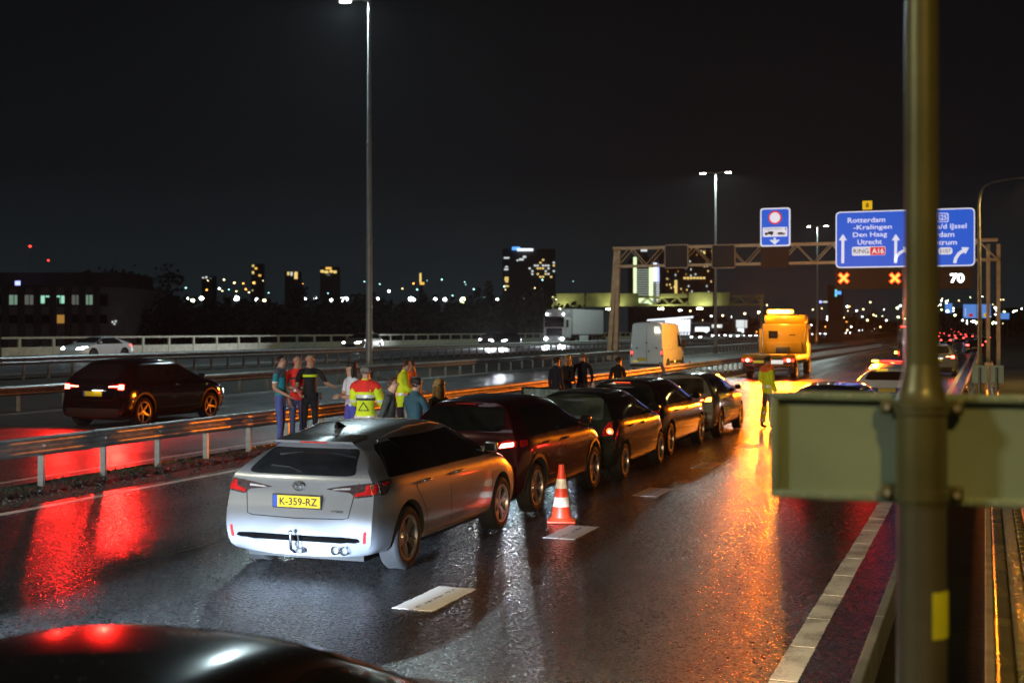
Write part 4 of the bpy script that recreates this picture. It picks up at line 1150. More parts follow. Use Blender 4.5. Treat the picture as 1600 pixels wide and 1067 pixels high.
ell(m, .065, .045, .006); ell(m, .022, .040, .005)
pts = [(math.cos(t)*.044, yb-.002, .905+math.sin(t)*.016) for t in [2*math.pi*i/20 for i in range(21)]]; m.tube(pts, .005, 6); m.build("badge", MATS["chrome"], est, 60)
m = MB(); text_onto(m, ("HYBRID", .01), (.44, rear_y(.44, .655)-.004, .655), width=.13, height=.022); m.build("model_badge", MATS["chrome"], est)
zr_ = dec.hit('T', 0, Y(.66))[0].z; ys = Y(.42)
m = MB(); m.add([(-.45, ys, zr_-.062), (.45, ys, zr_-.062), (.44, ys+.32, zr_-.03), (-.44, ys+.32, zr_-.03), (-.43, ys-.006, zr_-.038), (.43, ys-.006, zr_-.038), (.42, ys+.32, zr_+.008), (-.42, ys+.32, zr_+.008)], [(0, 1, 2, 3), (7, 6, 5, 4), (0, 4, 5, 1), (1, 5, 6, 2), (2, 6, 7, 3), (3, 7, 4, 0)])
m.build("roof_spoiler", silver, est, 60)
MB().box(-.15, .15, ys-.014, ys+.01, zr_-.058, zr_-.046).build("high_brake_light", MATS["lens_red"], est)
za_ = dec.hit('T', 0, Y(1.0))[0].z-.004
m = MB(); m.add([(-.028, Y(.90), za_), (.028, Y(.90), za_), (.022, Y(1.12), za_), (-.022, Y(1.12), za_), (0, Y(.895), za_+.075), (0, Y(.96), za_+.07)], [(0, 1, 4), (1, 2, 5, 4), (2, 3, 5), (3, 0, 4, 5), (0, 3, 2, 1)]); m.build("roof_aerial", MATS["gloss_black"], est)
m = MB(); y0 = rear_y(0, 1.03); m.tube([(.0, y0-.012, 1.02), (-.15, rear_y(-.15, 1.06)-.02, 1.06), (-.36, rear_y(-.36, 1.07)-.02, 1.07)], .009, 6); m.build("rear_wiper", MATS["black_plastic"], est)
# rain drops beading on the roof
m = MB(); rg = random.Random(2)
for _ in range(300):
    x, y = rg.gauss(.12, .20), Y(1.0)+abs(rg.gauss(0, .28))-.35; h = dec.hit('T', x, y)[0]
    if h is not None and h.z > 1.28: r = rg.uniform(.003, .007); m.sphere((h.x, h.y, h.z), r, 6, (1, 1, .5))
o = m.build("rain_drops", pm("water_drop", (.10, .105, .10), .08, .0, var=.05), est, 60); o["kind"] = "stuff"

# ---- dark red crossover
LP2 = [("tail_light", [(.47, .87), (.80, .905), (.80, .985), (.70, 1.0), (.52, .955)], "lens_red", .008)]
crs, dec, Y = make_car(crossover_spec(paint=car_paint("paint_maroon", (.060, .012, .016), .4, .18), label="dark maroon crossover touching the front of the silver estate",
    rear_parts=LP2, plate=.62, side_parts=[("tail_light_wrap", [(.22, .90), (.40, .915), (.42, .985), (.24, .99)], "lens_red", .008)]))
place(crs, -6.44, 15.22, 4.2, -.4)
dec.put("tail_light_lamp", fillet([(.56, .885), (.76, .915), (.76, .968), (.60, .945)], .01), 'B', glow("tail_white_red", (1.0, .30, .22), 14), crs, off=.014, cell=.06)
MB().box(-.14, .14, Y(.38), Y(.41), 1.43, 1.445).build("high_brake_light", MATS["lens_red"], crs)
# ---- small dark hatchback with open door
LP3 = [("tail_light", [(.57, .735), (.78, .74), (.79, .93), (.73, .965), (.66, .95), (.57, .82)], "lens_red", .008)]
sml, dec, Y = make_car(small_hatch_spec(paint=car_paint("paint_greenblack", (.026, .033, .030), .45, .17), label="small dark hatchback with round tail lamps and its far door open",
    rear_parts=LP3, plate=.52, plate_mats=("plate_yellow", "plate_blue", "plate_ink"), plate_text=("N-847-TX", .012), rglass=pm("glass_haze", (.045, .055, .052), .12, var=.5, scale=3)))
place(sml, -6.27, 19.30, 3.82, .2)
for s in (1, -1):
    m = MB(); h = dec.hit('B', s*.685, .80)[0]; m.sphere((h.x, h.y-.004, h.z), .062, 14, (1, .25, 1)); m.build("lamp_bowl", MATS["lens_orange"] if s < 0 else glow("lamp_bowl_lit", (1.0, .22, .05), 2.2), sml, 60)
    m = MB(); m.sphere((h.x, h.y-.016, h.z), .026, 10, (1, .3, 1)); m.build("lamp_bulb", glow("lamp_bulb_lit", (1.0, .62, .30), 9) if s > 0 else MATS["lens_clear"], sml, 60)
m = MB(); x0 = -.80
d_ = MB(); d_.bbox(-1.02, 0, -.03, .03, .30, .93, .03); d_.bbox(-.98, -.93, -.02, .02, .93, 1.36, .01); d_.bbox(-.95, -.12, -.02, .02, 1.335, 1.365, .01); door = d_.build("open_door", car_paint("paint_greenblack", ()), sml, 45, loc=(x0, Y(2.55), 0)); door.rotation_euler = (0, 0, R(-14))
MB().box(-.93, -.16, -.006, .006, .93, 1.335).build("door_window", pm("glass_wet", (.26, .33, .36), .25, var=.5, scale=22, bump=.3, bscale=60), door)
m = MB()
for _ in range(160):
    x, y = rg.gauss(-.1, .18), Y(.62)+abs(rg.gauss(0, .2)); h = dec.hit('T', x, y)[0]
    if h is not None and h.z > 1.38: m.sphere((h.x, h.y, h.z), rg.uniform(.004, .011), 6, (1, 1, .5))
o = m.build("rain_drops", MATS["water_drop"], sml, 60); o["kind"] = "stuff"
# ---- dark hatchback, fourth in the queue
dk, dec, Y = make_car(hatch_spec(paint=car_paint("paint_blackbrown", (.045, .035, .030), .5, .16), label="black hatchback between the small dark hatchback and the golden hatchback", L=4.35, fa=3.42, yA=3.3, H=1.47,
    rear_parts=[("tail_light", [(.50, .80), (.80, .82), (.80, .93), (.55, .92)], "lens_red", .008)], plate=.56, rim='many'))
place(dk, -6.52, 23.25, 4.35, -.6)
m = MB(); m.box(-.16, .16, Y(.36), Y(.40), 1.40, 1.415); m.build("high_brake_light", glow("brake_strip_dim", (1, .1, .03), 1.2), dk)
# ---- golden grey hatchback with lit lamps at the head of the queue
gd, dec, Y = make_car(hatch_spec(paint=car_paint("paint_champagne", (.42, .37, .29), .55, .2), label="champagne grey hatchback with lit orange lamp at the head of the queue",
    rear_parts=[("tail_light", [(.48, .80), (.80, .815), (.80, .945), (.70, .955), (.52, .90)], "lens_red", .008)], plate=.60, rglass=pm("glass_amber_view", (.05, .042, .03), .08, var=.6, scale=4)))
place(gd, -6.45, 27.72, 4.28, .4)
m = MB()
dec.put("tail_lamp_lit", fillet([(.62, .825), (.77, .835), (.77, .925), (.66, .91)], .02), 'B', MATS["amber_lit"], gd, off=.014, cell=.05); dec.put("tail_lamp_lit", fillet([(.51, .83), (.60, .835), (.60, .89), (.53, .875)], .02), 'B', glow("tail_lit_soft", (1, .16, .05), 6), gd, off=.014, cell=.05)
dec.put("reflector", fillet([(.50, .34), (.74, .35), (.74, .385), (.50, .375)], .01), 'B', MATS["lens_red"], gd, off=.01); dec.put("reflector", fillet([(-.50, .34), (-.74, .35), (-.74, .385), (-.50, .375)], .01), 'B', MATS["lens_red"], gd, off=.01)
MB().bbox(.995, 1.03, Y(2.86), Y(2.94), 1.02, 1.05, .01).build("mirror_indicator", MATS["amber_lit"], gd)

# ---- black car close to the camera, only its roof in view
car_paint("paint_black", (.006, .006, .007), .0, .07)
nr, dec, Y = make_car(hatch_spec(name="hatchback", paint=pm("paint_black_wet", (.007, .007, .008), .20, .0, var=.1, scale=3, bump=.02, bscale=7, rvar=.06, coat=.06, spec=.28), label="glossy black car roof in the bottom corner nearest the camera", plate=.6,
    rear_parts=[("tail_light", [(.50, .80), (.80, .82), (.80, .93), (.55, .92)], "lens_red", .008)], front_parts=FRONT_LAMPS[:0]+[("headlight", FRONT_LAMPS[0][1], "head_lit", .006)], front_mid=FRONT_GRILLE))
place(nr, -2.58, 1.36, 4.28, 0); nr.scale = (1, 1, 1.0)
for s in (1, -1):
    l = lamp("headlight_beam", 'SPOT', nr, (s*.6, Y(4.36), .66), 1300, (1.0, .72, .42), spot_size=R(46), spot_blend=.6, shadow_soft_size=.05); aim(l, (-.02, 1, -.06))
m = MB()
for _ in range(240):
    x, y = rg.uniform(-.6, .6), rg.uniform(Y(.5), Y(4.0)); h = dec.hit('T', x, y)[0]
    if h is not None: r_ = rg.uniform(.002, .0045); m.sphere((h.x, h.y, h.z), r_, 6, (1, 1, .5))
o = m.build("rain_drops", MATS["water_drop"], nr, 60); o["kind"] = "stuff"
MB().tube([(0, Y(.75), 1.44), (0, Y(.62), 1.50), (0, Y(.42), 1.60)], [.012, .006, .004], 6).build("roof_aerial", MATS["black_plastic"], nr, 60)
# ---- car behind the estate: out of view, its dipped headlights light the estate's tail
bh, dec, Y = make_car(hatch_spec(paint=MATS["paint_blackbrown"], label="unseen dark hatchback added behind the silver estate for its dipped headlights", front_parts=FRONT_LAMPS, front_mid=FRONT_GRILLE))
place(bh, -6.25, -1.2, 4.28, 0)
for s in (1, -1):
    l = lamp("headlight_beam", 'SPOT', bh, (s*.6, Y(4.34), .66), 32000, (.60, .77, 1.0), spot_size=R(26), spot_blend=.38, shadow_soft_size=.05); aim(l, (-.01 - .02*s, 1, -.232))
    l = lamp("headlight_spill", 'SPOT', bh, (s*.6, Y(4.34), .70), 3000, (.85, .92, 1.0), spot_size=R(100), spot_blend=.8, shadow_soft_size=.05); aim(l, (-.75, 1, -.02))

# ---- black sport utility car passing on the middle carriageway
suv, dec, Y = make_car(crossover_spec(name="passing_car", paint=MATS["paint_black"], label="black passing car with blazing red tail lights beyond the guard rail", L=4.55, W=1.88, H=1.60, fa=3.52, ra=.80, r=.35, arch=.405, yA=3.45, yB=2.52, zh=1.06, zl=1.04,
    pillars=[1.9], wrear=(.62, .98), offR=hatch_off(1.05, 1.12, 1.60, .52, .06), rwin=[(.52, 1.13), (.60, 1.16), (.53, 1.44), (.48, 1.47)], handles=[1.2, 2.1], seams=[],
    rear_parts=[("tail_light", [(.42, .93), (.84, .90), (.84, 1.03), (.78, 1.05), (.42, .985)], "lens_red", .008)], plate=.80, plate_mats=("plate_yellow", "plate_blue", "plate_ink"), front_parts=FRONT_LAMPS))
pr = on_x(225, -20.55); place(suv, -20.55, 25.7, 4.55, 0); suv.scale = (1.06, 1.06, 1.06)
for s in (1, -1):
    dec.put("brake_lamp", fillet([(s*.68, .905), (s*.825, .90), (s*.825, 1.01), (s*.70, 1.015)], .01), 'B', MATS["brake_lit"], suv, off=.014, cell=.05); dec.put("tail_strip", fillet([(s*.43, .955), (s*.67, .96), (s*.67, .985), (s*.43, .975)], .006), 'B', glow("tail_strip_lit", (1, .28, .16), 14), suv, off=.014, cell=.05)
    l = lamp("brake_light", 'SPOT', suv, (s*.77, Y(-.12), .95), 1300 if s > 0 else 400, (1, .012, .008), spot_size=R(165), spot_blend=.6, shadow_soft_size=.07); aim(l, (.62 if s > 0 else .1, -1, -.22))
MB().box(.02, .30, Y(.06), Y(.10), .875, .885).build("plate_lamp", glow("plate_lamp_lit", (1, 1, .95), 5), suv)

# ---- police estate in the right lane, dark saloon ahead of the camera, red-lit car and black van beyond
pm("police_blue", (.03, .05, .30), .35, coat=.5); pm("police_orange", (.75, .22, .02), .35, coat=.5); pm("paint_white", (.72, .73, .74), .3, coat=.8, var=.03)
pol, dec, Y = make_car(estate_spec(name="police_car", label="white police estate car with blue and orange striping behind the sign post", cat="police car", paint=MATS["paint_white"], plate=.70,
    rear_parts=[("tail_light", [(.50, .80), (.80, .82), (.80, .93), (.55, .92)], "lens_red", .008)]))
place(pol, -2.62, 37.3, 4.47, 0)
for s in (1, -1):
    dec.put("blue_stripe", [(s*.08, .60), (s*.30, .60), (s*.46, .78), (s*.24, .78)], 'B', MATS["police_blue"], pol, off=.005, cell=.06)
    dec.put("orange_stripe", [(s*.34, .60), (s*.48, .60), (s*.62, .76), (s*.50, .78)], 'B', MATS["police_orange"], pol, off=.005, cell=.06)
    dec.put("blue_stripe", [(Y(.5), .70), (Y(3.6), .70), (Y(3.6), .85), (Y(.5), .85)], 'R' if s > 0 else 'L', MATS["police_blue"], pol, off=.005, cell=.1)
MB().bbox(-.55, .55, Y(2.2), Y(2.42), 1.475, 1.56, .02).build("light_bar", pm("bar_dark", (.05, .06, .16), .2, coat=.5), pol, 40)
MB().bbox(-.30, .02, Y(.46), Y(.48), 1.17, 1.30, .004).build("display_panel", glow("display_amber", (.9, .55, .03), .8, sample=False), pol)
MB().bbox(-.56, -.36, Y(2.16), Y(2.19), 1.455, 1.505, .01).build("added_amber_lamp", MATS["amber_lit"], pol)  # amber beacon added to the bar, to throw orange on queue and road
l = lamp("amber_beam", 'SPOT', pol, (-.5, Y(2.0), 1.62), 8500, (1, .21, .004), spot_size=R(110), spot_blend=.9, shadow_soft_size=.12); aim(l, (-.42, -1, -.10))  # beam of the added beacon
MB().box(-.3, .3, Y(2.185), Y(2.195), 1.46, 1.49).build("bar_lamp_red", MATS["tail_lit"], pol)
dkr = copy_tree(dk); tag(dkr, "dark saloon roof just above the long sign back", "car"); place(dkr, -2.55, 22.2, 4.35, 0)
for o in list(dkr.children):
    if o.name.startswith("high_brake"): bpy.data.objects.remove(o)
car_paint("paint_navy", (.012, .014, .028), .4, .2)
recolour(dkr, {"paint_blackbrown": "paint_navy", "lens_red": "tail_lit"})
for s in (1, -1): l = lamp("tail_glow", 'SPOT', dkr, (s*.68, -2.25, .86), 5, (1, .02, .012), spot_size=R(150), spot_blend=.6, shadow_soft_size=.07); aim(l, (0, -1, -.2))
rs = copy_tree(suv); tag(rs, "grey car with red brake lights just right of the sign post", "car")
for o in list(rs.children):
    if o.type == 'LIGHT': bpy.data.objects.remove(o)
car_paint("paint_grey", (.16, .17, .19), .5, .3); recolour(rs, {"paint_black": "paint_grey"}); p = at(1470, 66, 0); rs.location = (-2.35, p.y+2.0, 0)

# ---- box vans: white delivery van, black van with an orange lamp
def van(label, paint, L=5.9, W=1.98, H=2.58, name="delivery_van"):
    root = thing(name, label, "van")
    top = [(0, H-.03), (.5, H), (3.9, H-.02), (4.35, H-.16), (4.95, 1.62), (5.15, 1.30), (5.6, 1.12), (5.85, .92), (5.9, .72)]
    belt = [(0, 1.30), (4.2, 1.28), (4.9, 1.18), (5.2, 1.08), (5.7, .86), (5.9, .6)]; wr = [(0, .84), (4.1, .84), (4.4, .82), (5.0, .80), (5.9, .74)]
    w = [(0, .97), (.1, .99), (.6, 1.0), (4.6, .99), (5.4, .92), (5.9, .8)]; offR = [(.25, .06), (.42, 0), (.6, .03), (1.5, .04), (2.3, .12), (2.6, .16)]
    vs, fs, cr = loft_body(L, W, .26, top, belt, wr, w, offR, [(.2, .08), (.5, 0), (.9, .03)])
    body, bvh = body_object(root, vs, fs, MATS[paint], (W, (1.05-L/2, 4.72-L/2), .40, .36), edge_crease=cr); d = Decal(bvh); Yv = lambda y: y-L/2
    gl = MATS["glass_dark"]
    for sd in 'RL':
        d.put("side_window", fillet([(Yv(3.75), 1.32), (Yv(4.72), 1.30), (Yv(4.62), 1.55), (Yv(4.30), 1.98), (Yv(3.75), 2.0)], .06), sd, gl, root, off=.006, cell=.1)
        for ln in ([(Yv(3.66), .42), (Yv(3.66), 2.35)], [(Yv(2.35), .42), (Yv(2.35), 2.35)], [(Yv(.1), 1.18), (Yv(2.3), 1.18)]): d.put("door_seam", stroke(ln, .014), sd, MATS["seam"], root, off=.002, cell=.2, depth=.004, smooth=False)
        d.put("side_trim", [(Yv(1.5), .50), (Yv(4.25), .50), (Yv(4.25), .62), (Yv(1.5), .62)], sd, MATS["black_plastic"], root, off=.012, cell=.2)
        s = 1 if sd == 'R' else -1; d.put("tail_light", fillet([(s*.80, .82), (s*.90, .82), (s*.90, 1.22), (s*.82, 1.22)], .02), 'B', MATS["lens_red"], root, off=.01, cell=.08)
        d.put("tail_lamp_lit", fillet([(s*.815, .98), (s*.89, .98), (s*.89, 1.12), (s*.82, 1.12)], .02), 'B', MATS["tail_lit"], root, off=.02, cell=.08)
        mp = d.hit(sd, Yv(4.42), 1.42)[0]; b = MB(); b.bbox(.06, .30, -.07, .07, -.16, .22, .05); b.bbox(-.05, .09, -.03, .03, -.08, -.03, .01)
        if s < 0: b.v = [(-x, y, z) for x, y, z in b.v]
        b.build("wing_mirror", MATS["black_plastic"], root, 45, loc=mp)
    d.put("windscreen", fillet([(-.80, Yv(5.10)), (.80, Yv(5.10)), (.70, Yv(4.42)), (-.70, Yv(4.42))], .08), 'T', gl, root, off=.006, cell=.1)
    d.put("door_gap", stroke([(0, .5), (0, 2.4)], .016), 'B', MATS["seam"], root, off=.002, cell=.2, depth=.004, smooth=False)
    for x, z in ((.0, 1.55), (-.55, 1.28), (.55, 1.28), (.12, 1.12)):
        h = d.hit('B', x, z)[0]; MB().bbox(h.x-.05, h.x+.05, h.y-.03, h.y+.01, h.z-.03, h.z+.03, .01).build("door_latch", MATS["black_plastic"], root)
    h = d.hit('B', 0, .42)[0]; MB().bbox(-.93, .93, h.y-.06, h.y+.05, .34, .50, .03).build("rear_bumper", MATS["black_plastic"], root, 45)
    plate(root, d, -.25, .72); add_wheels(root, W, (Yv(1.05), Yv(4.72)), .345, .21, 'many')
    MB().box(-.7, .7, Yv(.3), Yv(5.5), .2, .3).build("underbody", MATS["wheel_well"], root)
    return root, d, Yv
wv, d, Yv = van("white delivery van on the middle carriageway, its side glowing orange", "paint_white")
p = at(1010, 70, 0); wv.location = (p.x, p.y+2.9, 0); wv.scale = (1, 1, 1.1)
for x, z in ((.95, .55),): MB().bbox(x, x+.05, Yv(2.6), Yv(2.72), .54, .60, .01).build("marker_lamp", MATS["amber_lit"], wv)
MB().bbox(-.75, -.45, Yv(-.06), Yv(-.04), .58, .66, .01).build("lit_plate", MATS["plate_lit"], wv)
bv, d, Yv = van("black van with a small orange side lamp left of the sign post", "paint_black"); p = at(1428, 74, 0); bv.location = (p.x, p.y+2.9, 0)
MB().bbox(-1.08, -1.0, Yv(.3), Yv(.42), 1.02, 1.12, .02).build("orange_lamp", glow("orange_lamp", (1, .42, .03), 60, sample=False), bv)
l = lamp("orange_beam", 'SPOT', bv, (-1.2, Yv(.2), 1.1), 6000, (1, .26, .01), spot_size=R(70), spot_blend=.8, shadow_soft_size=.15); aim(l, (-.12, -1, -.02))
MB().bbox(-.75, .75, Yv(.15), Yv(.2), 2.56, 2.62, .01).build("roof_lamps", MATS["tail_lit"], bv)

# ---- flatbed tow truck with amber light bar
pm("tow_yellow", (.46, .27, .015), .38, coat=.5, var=.06); pm("deck_steel", (.10, .10, .10), .5, .6, var=.3, scale=5); pm("tow_white", (.7, .7, .68), .5)
glow("amber_bar", (1.0, .40, .03), 9.0, sample=False); glow("amber_core", (1.0, .75, .30), 14.0, sample=False)
tw = thing("tow_truck", "yellow flatbed tow truck with a glowing amber light bar", "tow truck"); p = at(1200, 62.5, 0); tw.location = (p.x, p.y, 0); tw.rotation_euler = (0, 0, R(1.5))
B = lambda nm, mt, *a, b=.02, par=None, sm=40: MB().bbox(*a, b).build(nm, MATS[mt], par or tw, sm)
B("deck", "deck_steel", -1.27, 1.27, .05, 6.3, .98, 1.12); B("deck_edge", "tow_yellow", -1.30, 1.30, -.04, .045, 1.0, 1.20, b=.01)
for s in (-1, 1):
    B("deck_rail", "tow_yellow", s*1.285-.04, s*1.285+.04, .06, 6.25, .90, 1.16, b=.01); B("stanchion", "tow_yellow", s*1.2-.07, s*1.2+.07, 6.0, 6.14, 1.17, 2.45); B("chassis_rail", "deck_steel", s*.42-.06, s*.42+.06, .3, 8.4, .62, .90)
    B("mudguard", "black_plastic", s*.98-.26, s*.98+.26, 1.0, 1.9, .86, .95)
    for i, (x0, mt) in enumerate(((1.20, "tail_lit"), (1.0, "brake_core"), (.84, "tail_lit"))): MB().bbox(s*x0-.06, s*x0+.06, -.085, -.05, .86, .97, .015).build("tail_lamp", MATS[mt], tw, 45)
    B("reflector_board", "lens_red" if s < 0 else "lens_orange", s*.62-.5, s*.62+.5, -.075, -.045, .62, .70, b=.006)
    add = MB().bbox(s*1.12-.14, s*1.12+.14, -.06, -.03, .30, .55, .02).build("mud_flap", MATS["black_plastic"], tw)
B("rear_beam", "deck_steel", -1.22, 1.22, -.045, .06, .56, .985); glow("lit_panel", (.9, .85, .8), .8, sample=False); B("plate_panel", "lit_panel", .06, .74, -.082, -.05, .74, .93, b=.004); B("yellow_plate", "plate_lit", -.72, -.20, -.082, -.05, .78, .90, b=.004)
B("step_bar", "chrome", -.95, .95, -.3, -.2, .40, .46, b=.02)
B("cab", "tow_yellow", -1.2, 1.2, 6.65, 8.55, .70, 2.75, b=.12); B("roof_deflector", "tow_yellow", -1.12, 1.12, 6.85, 8.2, 2.74, 3.22, b=.14); B("rear_window", "glass_dark", -.85, -.35, 6.63, 6.66, 1.95, 2.35, b=.01)
B("cab_wall_box", "tow_yellow", -.95, .95, 6.25, 6.60, 1.15, 1.75, b=.04); B("winch", "deck_steel", -.35, .35, 5.7, 6.2, 1.14, 1.5, b=.06)
for s in (-1, 1): B("side_window", "glass_dark", s*1.2-.012, s*1.2+.012, 7.4, 8.3, 1.7, 2.45, b=.005); B("wing_mirror", "black_plastic", s*1.42-.1, s*1.42+.1, 8.35, 8.45, 1.75, 2.35, b=.04); B("vent_slot", "seam", s*.42-.16, s*.42+.16, 6.63, 6.655, 2.12, 2.16, b=.004)
B("windscreen", "glass_dark", -1.05, 1.05, 8.53, 8.57, 1.7, 2.5, b=.01); B("lamp_mount", "deck_steel", -.9, .6, 6.9, 7.1, 3.2, 3.28)
MB().bbox(-.95, .42, 6.78, 7.08, 3.285, 3.50, .05).build("light_bar", MATS["amber_bar"], tw, 45); MB().bbox(-.85, .32, 6.74, 6.79, 3.33, 3.45, .02).build("light_bar_core", MATS["amber_core"], tw, 45)
add_wheels(tw, 2.5, (1.45, 7.7), .48, .30, 'five')
for d_, e_ in (((-1, .25, .10), 4600), ((.1, 1, .22), 5200), ((1, .3, .1), 1500)): l = lamp("amber_beam", 'SPOT', tw, (-.25, 6.6, 3.6), e_, (1, .36, .04), spot_size=R(110), spot_blend=.7, shadow_soft_size=.3); aim(l, d_)
lamp("amber_beam", 'POINT', tw, (-.25, 5.0, 4.1), 620, (1, .42, .05), shadow_soft_size=.2)  # added fill above the deck that brightens the cab; no lamp hangs there
for x, a in ((-.7, .06), (.2, .26)): l = lamp("amber_beam", 'SPOT', tw, (x, 6.3, 3.6), 13000, (1, .165, .003), spot_size=R(64), spot_blend=.9, shadow_soft_size=.45); aim(l, (a, -1, -.06))
for s in (-1, 1): l = lamp("tail_glow", 'SPOT', tw, (s*1.0, -.2, .9), 160, (1, .03, .015), spot_size=R(150), spot_blend=.6, shadow_soft_size=.06); aim(l, (.05, -1, -.3))

# ---- white articulated lorry, oncoming
lo = thing("lorry", "white articulated lorry with bright headlights coming towards us", "lorry"); p = at(866, 137, .74); lo.location = p; lo.rotation_euler = (0, 0, R(180))
pm("lorry_white", (.78, .78, .80), .4, coat=.3, var=.05); pm("trailer_white", (.78, .78, .80), .5, var=.05, scale=.5)
B2 = lambda nm, mt, *a, b=.03: MB().bbox(*a, b).build(nm, MATS[mt], lo, 40)
B2("cab", "lorry_white", -1.24, 1.24, -2.2, 0, .75, 3.05, b=.14); B2("roof_deflector", "lorry_white", -1.18, 1.18, -2.15, -.35, 3.0, 3.85, b=.25); B2("windscreen", "glass_dark", -1.1, 1.1, -.02, .02, 1.95, 2.95, b=.015); B2("grille", "black_plastic", -.9, .9, -.02, .03, 1.0, 1.85, b=.015); B2("bumper", "lorry_white", -1.25, 1.25, -.25, .12, .35, .95, b=.06); B2("sun_visor", "black_plastic", -1.1, 1.1, 0, .25, 2.95, 3.1, b=.02)
for s in (-1, 1):
    B2("side_window", "glass_dark", s*1.245-.01, s*1.245+.01, -1.2, -.35, 1.95, 2.75, b=.004); B2("wing_mirror", "black_plastic", s*1.42-.12, s*1.42+.12, -.25, -.1, 1.9, 2.7, b=.05)
    MB().sphere((s*.92, .13, .70), .17, 12, (1, .3, .8)).build("headlight", glow("head_truck", (.82, .9, 1), 70), lo, 60); MB().sphere((s*.95, -.28, 3.35), .09, 8).build("roof_lamp", MATS["head_far"], lo, 60)
    for y in (-5, -7, -9, -11): MB().bbox(s*1.26-.015, s*1.26+.015, y, y+.12, 1.0, 1.08, .01).build("marker_lamp", MATS["lens_orange"], lo)
    B2("side_skirt", "trailer_white", s*1.22-.02, s*1.22+.02, -8.5, -5.2, .45, 1.05, b=.01)
    l = lamp("headlight_beam", 'SPOT', lo, (s*.92, .35, .72), 8000, (.82, .9, 1), spot_size=R(70), spot_blend=.7, shadow_soft_size=.1); aim(l, (0, 1, -.03))
B2("trailer", "trailer_white", -1.27, 1.27, -14.5, -2.75, 1.15, 3.95, b=.03); B2("chassis", "black_plastic", -.6, .6, -14.2, -.4, .75, 1.1)
add_wheels(lo, 2.5, (-.95, -4.1, -10.2, -11.5, -12.8), .50, .30, 'five')
# ---- oncoming cars
car_paint("paint_sand", (.36, .34, .24), .3, .35); car_paint("paint_dark_red", (.05, .008, .01), .3, .3)
cp, dec, Y = make_car(coupe_spec(paint=MATS["paint_white"], label="white coupe driving left behind the far guard rails", front_parts=FRONT_LAMPS, rear_parts=[("tail_light", [(.45, .72), (.80, .74), (.80, .86), (.5, .86)], "tail_lit", .008)], side_parts=[("tail_light_wrap", [(.22, .74), (.34, .75), (.34, .86), (.24, .86)], "tail_lit", .008)]))
p = at(150, 70, .74); cp.location = p; cp.rotation_euler = (0, 0, R(180))
for s in (1, -1): l = lamp("headlight_beam", 'SPOT', cp, (s*.6, Y(4.5), .66), 1200, (.85, .92, 1), spot_size=R(60), spot_blend=.7, shadow_soft_size=.07); aim(l, (0, 1, -.06))
onc, dec, Y = make_car(hatch_spec(paint=MATS["paint_sand"], label="pale sand car half hidden behind the tall lamp post", front_parts=FRONT_LAMPS, front_mid=FRONT_GRILLE, rear_parts=[("tail_light", [(.50, .80), (.80, .82), (.80, .93), (.55, .92)], "tail_lit", .008)], plate=.6))
p = at(566, 100, .74); onc.location = p; onc.rotation_euler = (0, 0, R(180))
def oncoming(u, dep, label, swap, beam=0, z=.74, group=None):
    c = copy_tree(onc); tag(c, label, "car", group); q = at(u, dep, z); c.location = (q.x, q.y, z+rise(q.y)); recolour(c, swap)
    if beam:
        for s in (1, -1): l = lamp("headlight_beam", 'SPOT', c, (s*.6, 2.25, .66), beam, (.85, .92, 1), spot_size=R(70), spot_blend=.7, shadow_soft_size=.07); aim(l, (0, 1, -.05))
    return c
c1 = oncoming(790, 118, "dark car with headlights in front of the white lorry", {"paint_sand": "paint_blackbrown"}, 5000); c2 = oncoming(806, 128, "dark red car beside the dark car near the white lorry", {"paint_sand": "paint_dark_red"}, 0); c2.location.x -= 2.5
rg = random.Random(21)
for i in range(16):
    u = 1092+i*19.5; d_ = 175+i*14 if u < 1300 else 420+i*10
    x = rg.choice([-36.5, -38, -43.5]); k = (u-800)/FPX; yy = x*(RGT.x+k*RGT.y)/(k*RGT.x-RGT.y)
    if yy < 150 or yy > 900: continue
    c = copy_tree(onc); tag(c, "tiny oncoming car in the stream of headlights behind the tow truck", "car", "oncoming stream of headlights"); c.location = (x, yy, .74+rise(yy)); recolour(c, {"paint_sand": rg.choice(["paint_white", "paint_grey", "paint_blackbrown"]), "head_lit": "head_far"})
# ---- distant cars driving away on the right
for i, (u, dep) in enumerate(((1447, 150), (1455, 210), (1478, 190), (1500, 240), (1523, 130), (1462, 300), (1488, 330), (1505, 380), (1533, 170), (1472, 420), (1495, 470), (1515, 300), (1541, 260), (1450, 260), (1510, 540), (1484, 560))):
    q = at(u, dep, 0); c = copy_tree(onc); tag(c, "tiny car with red tail lights driving away on the far right", "car", "tail-lit cars on the far right")
    c.location = (q.x, q.y, rise(q.y)); c.rotation_euler = (0, 0, 0); recolour(c, {"paint_sand": rg.choice(["paint_black", "paint_grey", "paint_blackbrown"]), "tail_lit": "tail_far", "head_lit": "lens_clear"})

# ---- motorcycle behind the queue
mo = thing("motorcycle", "parked motorcycle with small yellow lamps beyond the black hatchback", "motorcycle"); p = at(1012, 39, 0); mo.location = (p.x, p.y, 0); mo.rotation_euler = (0, 0, R(-60))
for y in (-.72, .72):
    m = MB(); m.lathe([(.2, -.05), (.30, -.06), (.32, 0), (.30, .06), (.2, .05)], 'x', 24, (0, y, .32)); m.lathe([(.03, -.06), (.03, .06)], 'x', 10, (0, y, .32))
    for k in range(5): a = k*1.2566; m.cyl((0, y, .32), (0, y+math.cos(a)*.22, .32+math.sin(a)*.22), .015, n=6)
    m.build("wheel", MATS["rubber"], mo, 50)
m = MB(); m.tube([(0, -.72, .34), (0, -.2, .55), (0, .3, .80), (0, .52, .95)], [.04, .06, .06, .04]); m.bbox(-.16, .16, -.25, .30, .34, .66, .06); m.build("frame", MATS["black_plastic"], mo, 50)
